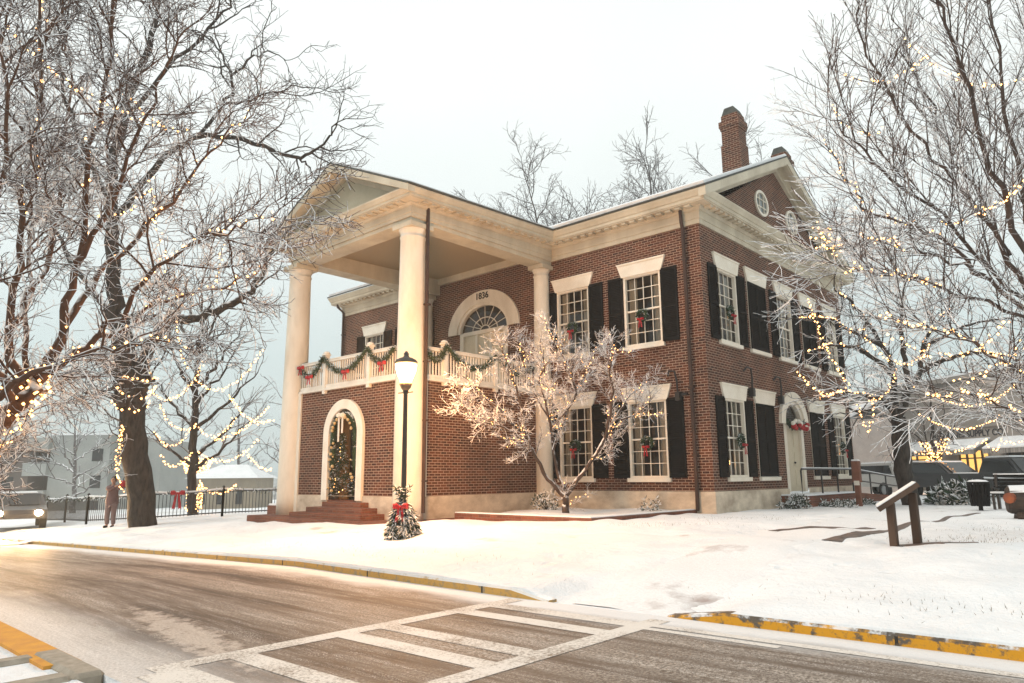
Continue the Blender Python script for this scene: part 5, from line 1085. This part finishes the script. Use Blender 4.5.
# ------------------------------------------------------------------ cars
M_tyre = mat('tyre_rubber', (.012, .012, .012), .8); M_rim = mat('wheel_rim', (.3, .3, .3), .35, .5, .8); M_carglass = mat('car_glass', (.012, .013, .014), .08, .5); M_head = mat('headlight_on', (.9, .8, .6), .3, emit=(1, .72, .38), estr=90); M_lens = mat('clear_lens', (.5, .5, .48), .15, .6); M_tail = mat('red_lens', (.3, .01, .01), .3)
def car(label, loc, rz, paint, kind='suv', lit=False, group='parked vehicles by the shop'):
    c = thing('parked_car', label, 'car', loc, rz, group, world=False)
    if kind == 'pickup': top = [(-2.6,.98),(-2.58,.55),(2.6,.55),(2.62,.8),(2.5,1.02),(1.25,1.12),(.75,1.72),(-.55,1.75),(-.75,1.12),(-2.6,1.12)]; cab = (.68, -.5)
    else: top = [(-2.25,.5),(2.25,.5),(2.3,.75),(2.2,.95),(1.15,1.08),(.45,1.62),(-1.9,1.66),(-2.2,1.1)]; cab = (.4, -1.85)
    if kind == 'sedan': top = [(-2.25,.45),(2.25,.45),(2.3,.62),(2.2,.78),(1.1,.92),(.4,1.36),(-1.0,1.38),(-1.7,1.0),(-2.25,.95)]
    mb = MB(); n = len(top); vs_ = []; W_ = .9
    for y, k in ((-W_, 0), (-W_+.08, 1), (W_-.08, 1), (W_, 0)):
        for x, z_ in top:
            yy = y*(.84 if z_ > 1.3 else 1); vs_.append((x*(1 if k else .985), yy, z_-.0 if k else z_*.985+.008))
    mb.add(vs_, [(j*n+i, (j+1)*n+i, (j+1)*n+(i+1) % n, j*n+(i+1) % n) for j in range(3) for i in range(n)]+[tuple(range(n)), tuple(3*n+n-1-i for i in range(n))]); mb.build('body', mat('car_paint', paint, .35, .5), c)
    for s_ in (-1, 1):
        mb = MB(); y = s_*.80; z0, z1 = 1.13, 1.52
        if kind == 'sedan': q = [(1.0,.93),(.42,1.30),(-.95,1.32),(-1.5,.98)]
        elif kind == 'pickup': q = [(1.12,z0),(.72,z1+.08),(-.48,z1+.08),(-.6,z0)]
        else: q = [(1.0,z0),(.45,z1),(-1.75,z1),(-1.95,z0)]
        mb.prism(q, min(s_*.79, s_*.885), max(s_*.79, s_*.885), 'y'); mb.build('side_window', M_carglass, c)
        mb = MB(); mb.ball((2.24, s_*.62, .66 if kind == 'sedan' else .80), .14, 6, .8); mb.build('headlight', M_head if lit else M_lens, c)
        mb = MB(); mb.box(-2.62 if kind == 'pickup' else -2.24, -2.5 if kind == 'pickup' else -2.12, s_*.68-.12, s_*.68+.12, .85, 1.05); mb.build('taillight', M_tail, c)
        for x in ((-1.75, 1.7) if kind == 'pickup' else (-1.4, 1.4)):
            ty_ = MB(); rr = .36
            prof = [(rr-.14, -.1), (rr-.02, -.11), (rr, -.08), (rr, .08), (rr-.02, .11), (rr-.14, .1)]; vs_ = []
            for r_, h in prof:
                for k in range(20): a = 2*math.pi*k/20; vs_.append((x+r_*math.cos(a), s_*.83+h, .36+r_*math.sin(a)))
            ty_.add(vs_, [(j*20+k, j*20+(k+1) % 20, (j+1)*20+(k+1) % 20, (j+1)*20+k) for j in range(5) for k in range(20)]); wl = MB().add([], []); o_ = ty_.build('wheel', M_tyre, c)
            rm = MB(); vs_ = [(x+.225*math.cos(2*math.pi*k/16), s_*.9, .36+.225*math.sin(2*math.pi*k/16)) for k in range(16)]+[(x+.1*math.cos(2*math.pi*k/16), s_*.93, .36+.1*math.sin(2*math.pi*k/16)) for k in range(16)]; rm.add(vs_, [(k, (k+1) % 16, 16+(k+1) % 16, 16+k) for k in range(16)]+[tuple(range(16, 32))]); rm.build('rim', M_rim, o_)
    mb = MB()
    if kind == 'pickup': mb.box(-.5, .7, -.68, .68, 1.755, 1.82); mb.box(1.2, 2.45, -.75, .75, 1.05, 1.12)
    elif kind == 'sedan': mb.prism([(.38,1.37),(-1.0,1.39),(-.98,1.43),(.36,1.41)], -.62, .62, 'y')
    else: mb.prism([(.45,1.625),(-1.9,1.665),(-1.85,1.73),(.4,1.69)], -.7, .7, 'y'); mb.prism([(2.2,.955),(1.15,1.085),(1.15,1.15),(2.15,1.02)], -.75, .75, 'y')
    mb.build('snow_layer', M_snow, c)
    mb = MB(); 
    if kind == 'pickup': mb.prism([(1.26,1.14),(.78,1.70),(.80,1.72),(1.29,1.15)], -.72, .72, 'y')
    elif kind == 'sedan': mb.prism([(1.12,.93),(.43,1.34),(.45,1.36),(1.15,.94)], -.68, .68, 'y')
    else: mb.prism([(1.17,1.10),(.48,1.60),(.50,1.62),(1.2,1.11)], -.70, .70, 'y')
    mb.build('windscreen', M_carglass, c); return c
sd = math.atan2(-.618, .786)
car('silver estate car with a snowy roof left of the lit young tree', (-1.7, 21.3, -.12), sd+R(180), (.35, .34, .32)); car('dark estate car with a snow covered roof right of the lit young tree', (1.4, 19.9, -.12), sd+R(8), (.02, .02, .022)); car('black pickup truck with snow on its cab behind the litter bin', (4.3, 17.8, -.12), sd, (.018, .018, .02), 'pickup')
car('car with bright headlights on the road at the far left', (-25.3, -9.9, float(gz(-25.3, -9.9))+.03), R(-12), (.05, .045, .045), 'sedan', True, 'cars on the road')

for sy in (-.62, .62):
    hl = bpy.data.lights.new('headlamp_beam', 'SPOT'); hl.energy = 2600; hl.color = (1, .62, .3); hl.spot_size = R(75); hl.spot_blend = .8; hl.shadow_soft_size = .08
    h_ = bpy.data.objects.new('headlamp_beam', hl); S.collection.objects.link(h_); a_ = R(-12); h_.location = (-25.3+2.45*math.cos(a_)-sy*math.sin(a_), -9.9+2.45*math.sin(a_)+sy*math.cos(a_), float(gz(-25.3, -9.9))+.72)
    h_.rotation_euler = (R(85), 0, R(-98))
# grass tips and bits poking through the snow
rg = np.random.default_rng(77); mb = MB()
for cx_, cy_, sx_, sy_, n_ in ((7.2, -5.2, 1.2, 1.0, 260), (6.9, -2.5, 1.2, 2.2, 240), (1.2, -4.6, 1.4, 1.4, 160), (1.6, -1.6, 1.2, 1.2, 120), (-2, -10.4, 5, .5, 260), (7.8, -10.2, 1.8, .6, 130), (-10, -8.5, 3, 1.2, 160)):
    for k in range(n_):
        x, y = cx_+rg.normal()*sx_*.6, cy_+rg.normal()*sy_*.6
        if y < -11.1: continue
        z = float(gz(x, y)); h = rg.uniform(.015, .05); q = rg.normal(size=2)*.02; w_ = .003
        mb.add([(x-w_, y, z-.005), (x+w_, y, z-.005), (x+q[0], y+q[1], z+h)], [(0, 1, 2)])
tag(mb.build('grass_tips', noisy('dry_grass', (.16, .11, .06), (.08, .07, .03), 9, .9)), kind='stuff')

# ------------------------------------------------------------------ shop across the square
SH = thing('shop_building', 'pale shop front with snowy awnings and the name FRED JONES on its wall', 'shop', (-1.8, 31.7, -.1), sd, world=False)
M_shop = noisy('grey_painted_brick', (.30, .275, .245), (.24, .22, .20), 1.4, .8); M_lit = mat('lit_shop_window', (.4, .25, .08), .5, emit=(1, .55, .14), estr=1.1); M_dim = mat('shop_glass', (.02, .022, .02), .1, .5)
mb = MB(); wall_cells(mb, ('y', 0), -9, 11, -.4, 6.4, [(-3.2, 1.1, .5, 2.3), (2.4, 4.6, .3, 2.35), (5.7, 9.5, .5, 2.3)], -1, .25); mb.box(-9, 11, .4, 12, -.4, 6.38); mb.build('wall', M_shop, SH)
mb = MB(); mb.box(-9.1, 11.1, -.12, .0, 3.62, 3.78); mb.box(-9.1, 11.1, -.2, .3, 6.4, 6.65); mb.box(-.4, 6.8, -.05, -.002, 2.86, 2.94); mb.build('cornice', M_shop, SH); MB().box(-9.15, 11.15, -.22, .3, 6.652, 6.75).build('roof_snow', M_snow, SH)
for u0, u1, m_ in ((-3.2, 1.1, M_lit), (2.4, 4.6, M_lit), (5.7, 9.5, M_dim)):
    mb = MB()
    for k in range(5): u = u0+(u1-u0)*k/4; mb.box(u-.04, u+.04, .1, .2, .3, 2.35)
    mb.box(u0, u1, .1, .19, 1.9, 1.97); mb.box(u0, u1, .05, .22, .3, .62); o_ = mb.build('shop_window', M_wood, SH); MB().add([(u0, .24, .3), (u1, .24, .3), (u1, .24, 2.36), (u0, .24, 2.36)], [(0,1,2,3)]).build('pane', m_, o_)
for u0, u1 in ((-3.6, 1.3), (1.7, 4.9), (5.5, 9.8)):
    mb = MB(); mb.prism([(0, 2.95), (0, 2.9), (-1.15, 2.32), (-1.15, 2.12), (-1.13, 2.12), (-1.13, 2.36)], u0, u1, 'x'); o_ = mb.build('awning', noisy('striped_canvas', (.35, .33, .3), (.1, .09, .09), 9, .8, sc=(1, .01, .01)), SH); MB().prism([(0, 3.03), (0, 2.955), (-1.15, 2.37), (-1.17, 2.44)], u0, u1, 'x').build('snow_layer', M_snow, o_)
o_ = text('FRED JONES SUPPLY CO.', 'sign_lettering', .50, Matrix.Translation((3.2, -.02, 3.28)) @ Matrix.Rotation(R(90), 4, 'X'), mat('sign_black', (.02, .02, .025), .6), None); o_.parent = SH
NB_ = thing('white_porch_house', 'pale house corner with a dark door beside the end of the gable wall', 'house', (-3.5, 24.5, -.1), sd, world=False); mb = MB(); mb.box(-4, -.6, 0, 3, -.3, 4.2); mb.build('wall', noisy('pale_clapboard', (.5, .46, .43), (.42, .38, .36), 2, .8), NB_); MB().box(-1.9, -1.1, -.05, -.002, 0, 2.2).build('door', M_black, NB_); mb = MB(); mb.prism([(-.4, 4.15), (1.5, 5.0), (3.4, 4.15), (3.4, 4.3), (1.5, 5.2), (-.4, 4.3)], -4.2, -.4, 'x'); mb.build('roof', M_snow, NB_)

# ------------------------------------------------------------------ town on the left
ML = thing('office_block', 'pale flat roofed office block with balcony bands at the far left', 'building', (-82.3, 2.1, -3), math.atan2(.668, .744), world=False); M_off = noisy('pale_concrete', (.36, .37, .35), (.27, .28, .27), .35, .8); M_offd = noisy('brown_brick_far', (.14, .11, .095), (.10, .085, .075), .5, .9)
mb = MB(); mb.box(4.9, 11.2, 0, 9, -1, 8.75); mb.box(11.2, 16, 1.5, 9, -1, 8.3); mb.build('wall', M_off, ML); MB().box(-3, 3, -.4, 9, -1, 8.3).build('brick_wing', M_offd, ML); MB().box(3, 4.9, 2.2, 9, -1, 8.2).build('recess', M_offd, ML)
for z0, z1 in ((7.1, 8.5), (4.5, 5.8), (1.7, 3.0)): mb = MB(); mb.box(2.4, 4.9, -.5, 2.2, z0, z1); mb.build('balcony', M_off, ML)
for z_ in (6.0, 3.2, .6):
    for u in (-2.2, .2): mb = MB(); mb.box(u, u+1.3, -.46, -.4, z_, z_+1.2); mb.build('window', M_carglass, ML)
    for u in (9.4,): mb = MB(); mb.box(u, u+1.1, -.06, -.001, z_, z_+1.3); mb.build('window', M_carglass, ML)
mb = MB(); mb.box(12.9, 13.5, 1.4, 1.499, 5.6, 7.2); mb.build('window', M_carglass, ML); MB().box(4.8, 11.3, -.1, 9, 8.752, 8.95).build('roof_snow', M_snow, ML)
CH = thing('cream_house', 'little cream house with arched dark windows and a snowy hipped roof', 'house', (-59.5, 12.0, -2.2), math.atan2(.668, .744), world=False); mb = MB(); mb.box(0, 6.2, 0, 5, -.5, 3.3); mb.build('wall', noisy('cream_wall_far', (.32, .27, .20), (.26, .22, .17), 1, .8), CH)
for u in (1.2, 2.9, 4.7): mb = MB(); A = [(u-.3, .9), (u+.3, .9)]+arch_pts(u, .3, 1.9, .3, 8); mb.prism(A, -.05, -.002, 'y'); mb.build('window', M_carglass, CH)
mb = MB(); mb.add([(-.4,-.4,3.3),(6.6,-.4,3.3),(6.6,5.4,3.3),(-.4,5.4,3.3),(1.8,2.5,4.6),(4.4,2.5,4.6)], [(0,1,5,4),(1,2,5),(2,3,4,5),(3,0,4),(0,3,2,1)]); mb.build('roof', M_snow, CH)

# ------------------------------------------------------------------ the person at the railing
def skin(name, nodes, edges, radii, m, parent, sub=2):
    me = bpy.data.meshes.new(name); me.from_pydata([tuple(map(float, p)) for p in nodes], edges, []); o = bpy.data.objects.new(name, me); S.collection.objects.link(o); o.parent = parent
    md = o.modifiers.new('skin', 'SKIN'); md.use_smooth_shade = True; md.branch_smoothing = .6; sv = me.skin_vertices[0].data
    for i, r_ in enumerate(radii): sv[i].radius = (r_, r_) if not isinstance(r_, tuple) else r_; sv[i].use_root = (i == 0)
    if sub: q = o.modifiers.new('sub', 'SUBSURF'); q.levels = sub; q.render_levels = sub
    dg = bpy.context.evaluated_depsgraph_get(); m2 = bpy.data.meshes.new_from_object(o.evaluated_get(dg)); o.modifiers.clear(); o.data = m2; m2.materials.clear(); m2.materials.append(m)
    for p in m2.polygons: p.use_smooth = True
    return o
pp_ = (-18.9, -8.6); PE = thing('person', 'person in a mauve coat standing at the railing with both arms raised to the right', 'person', (pp_[0], pp_[1], float(gz(*pp_))-.02), R(40), world=False)
M_skin = mat('skin_tone', (.42, .24, .17), .6); M_coat = noisy('mauve_coat', (.16, .095, .09), (.12, .07, .07), 6, .85); M_hair = mat('dark_hair', (.012, .009, .008), .7); M_trou = noisy('mauve_trousers', (.19, .13, .12), (.15, .10, .10), 5, .9)
# local frame: x right, -y towards the viewer
sk = [(0,0,1.0),(0,0,1.2),(0,.0,1.42),(0,-.01,1.52),(.02,-.02,1.62),(.02,-.02,1.72)]; ra = [.13,.12,.10,.055,.085,.075]; ed = [(0,1),(1,2),(2,3),(3,4),(4,5)]
def hand(i0, wrist, d):
    d = np.array(d, float); d /= np.linalg.norm(d); s_ = np.cross(d, [0, 0, 1]); s_ /= np.linalg.norm(s_); k = len(sk); palm = np.array(wrist)+d*.07; sk.append(tuple(palm)); ra.append(.03); ed.append((i0, k))
    for j, (o2, ln) in enumerate(((-.03, .06), (-.01, .075), (.012, .07), (.032, .055))):
        a = palm+s_*o2+d*.035; b2 = a+d*ln*.6; c2 = b2+(d*.5+np.array([0, 0, -.8]))*ln*.5; n = len(sk); sk.extend([tuple(a), tuple(b2), tuple(c2)]); ra.extend([.010, .009, .008]); ed.extend([(k, n), (n, n+1), (n+1, n+2)])
    n = len(sk); a = np.array(wrist)+d*.04-s_*.045+np.array([0, 0, .02]); sk.extend([tuple(a), tuple(a+d*.04+np.array([0, 0, .015]))]); ra.extend([.012, .010]); ed.extend([(k, n), (n, n+1)])
for sh, el, wr in (((-.17,0,1.40), (-.02,-.24,1.34), (.26,-.26,1.46)), ((.18,0,1.41), (.36,-.08,1.38), (.56,-.12,1.50))):
    n = len(sk); sk.extend([sh, el, wr]); ra.extend([.06, .045, .032]); ed.extend([(2, n), (n, n+1), (n+1, n+2)]); hand(n+2, wr, np.array(wr)-np.array(el))
for s_ in (-1, 1):
    n = len(sk); sk.extend([(s_*.09,0,.93),(s_*.10,-.02,.50),(s_*.11,.01,.09),(s_*.13,-.14,.04)]); ra.extend([.095,.065,.045,.035]); ed.extend([(0,n),(n,n+1),(n+1,n+2),(n+2,n+3)])
skin('body', sk, ed, ra, M_skin, PE, 1)
cn_ = [(0,0,.70),(0,0,1.05),(0,0,1.25),(0,0,1.43),(0,0,1.5)]; cr_ = [(.27,.21),(.22,.18),(.24,.19),(.17,.13),(.08,.075)]; ce = [(0,1),(1,2),(2,3),(3,4)]
for sh, el, wr in (((-.18,0,1.41), (-.02,-.24,1.345), (.23,-.26,1.45)), ((.19,0,1.42), (.36,-.08,1.385), (.53,-.12,1.485))): n = len(cn_); cn_.extend([sh, el, wr]); cr_.extend([.11,.09,.065]); ce.extend([(3,n),(n,n+1),(n+1,n+2)])
skin('coat', cn_, ce, cr_, M_coat, PE)
tn = [(0,0,.92)]; trr = [(.17,.14)]; te = []
for s_ in (-1, 1): n = len(tn); tn.extend([(s_*.10,0,.80),(s_*.11,-.02,.48),(s_*.115,.01,.1)]); trr.extend([.115,.09,.075]); te.extend([(0,n),(n,n+1),(n+1,n+2)])
skin('trousers', tn, te, trr, M_trou, PE)
for s_ in (-1, 1): skin('shoe', [(s_*.115,.05,.05),(s_*.12,-.06,.05),(s_*.13,-.17,.035)], [(0,1),(1,2)], [.06,.055,.04], M_black, PE, 1)
hb_ = MB(); hb_.ball((.02,.015,1.70), .112, 8, 1.05); hb_.build('hair', M_hair, PE, True)
fm = MB(); fm.ball((.02,-.055,1.665), .072, 7, 1.3); fm.add([(.005,-.125,1.68),(.035,-.125,1.68),(.02,-.15,1.645),(.02,-.12,1.71)], [(0,1,2),(0,2,3),(1,3,2)]); fm.box(-.002,.042,-.128,-.122,1.605,1.615); fo = fm.build('face', M_skin, PE, True)
em = MB(); em.ball((-.008,-.122,1.69), .009, 4); em.ball((.048,-.122,1.69), .009, 4); em.build('eye', M_black, fo)
for s_ in (-1, 1): MB().ball((.02+s_*.105,-.01,1.66), .024, 5, 1.5).build('ear', M_skin, fo)
PH = thing('camera_bag', 'small red bag held up by the person at the railing', 'bag', (0, 0, 0)); mb = MB(); hx = np.array([math.cos(R(40)), math.sin(R(40)), 0]); hy = np.array([-math.sin(R(40)), math.cos(R(40)), 0]); c_ = np.array([*pp_, float(gz(*pp_))])+hx*.5-hy*.2+np.array([0, 0, 1.53]); mb.bbox(c_[0]-.14, c_[0]+.14, c_[1]-.1, c_[1]+.1, c_[2]-.12, c_[2]+.1, .03); mb.build('pouch', M_red, PH); mb = MB(); mb.tube([c_+[-.1,0,.1], c_+[-.05,0,.2], c_+[.05,0,.2], c_+[.1,0,.1]], .012, 5); mb.build('handle', M_black, PH)

# ------------------------------------------------------------------ winter air
hm = bpy.data.materials.new('winter_air'); hm.use_nodes = True; hm.node_tree.nodes.clear(); ho2 = hm.node_tree.nodes.new('ShaderNodeOutputMaterial'); pv = hm.node_tree.nodes.new('ShaderNodeVolumePrincipled')
pv.inputs['Color'].default_value = (.90, .95, .95, 1); pv.inputs['Density'].default_value = .0012; pv.inputs['Anisotropy'].default_value = .2; hm.node_tree.links.new(pv.outputs[0], ho2.inputs['Volume'])
tag(MB().box(-420, 420, -120, 420, -20, 45).build('haze', hm), kind='stuff')
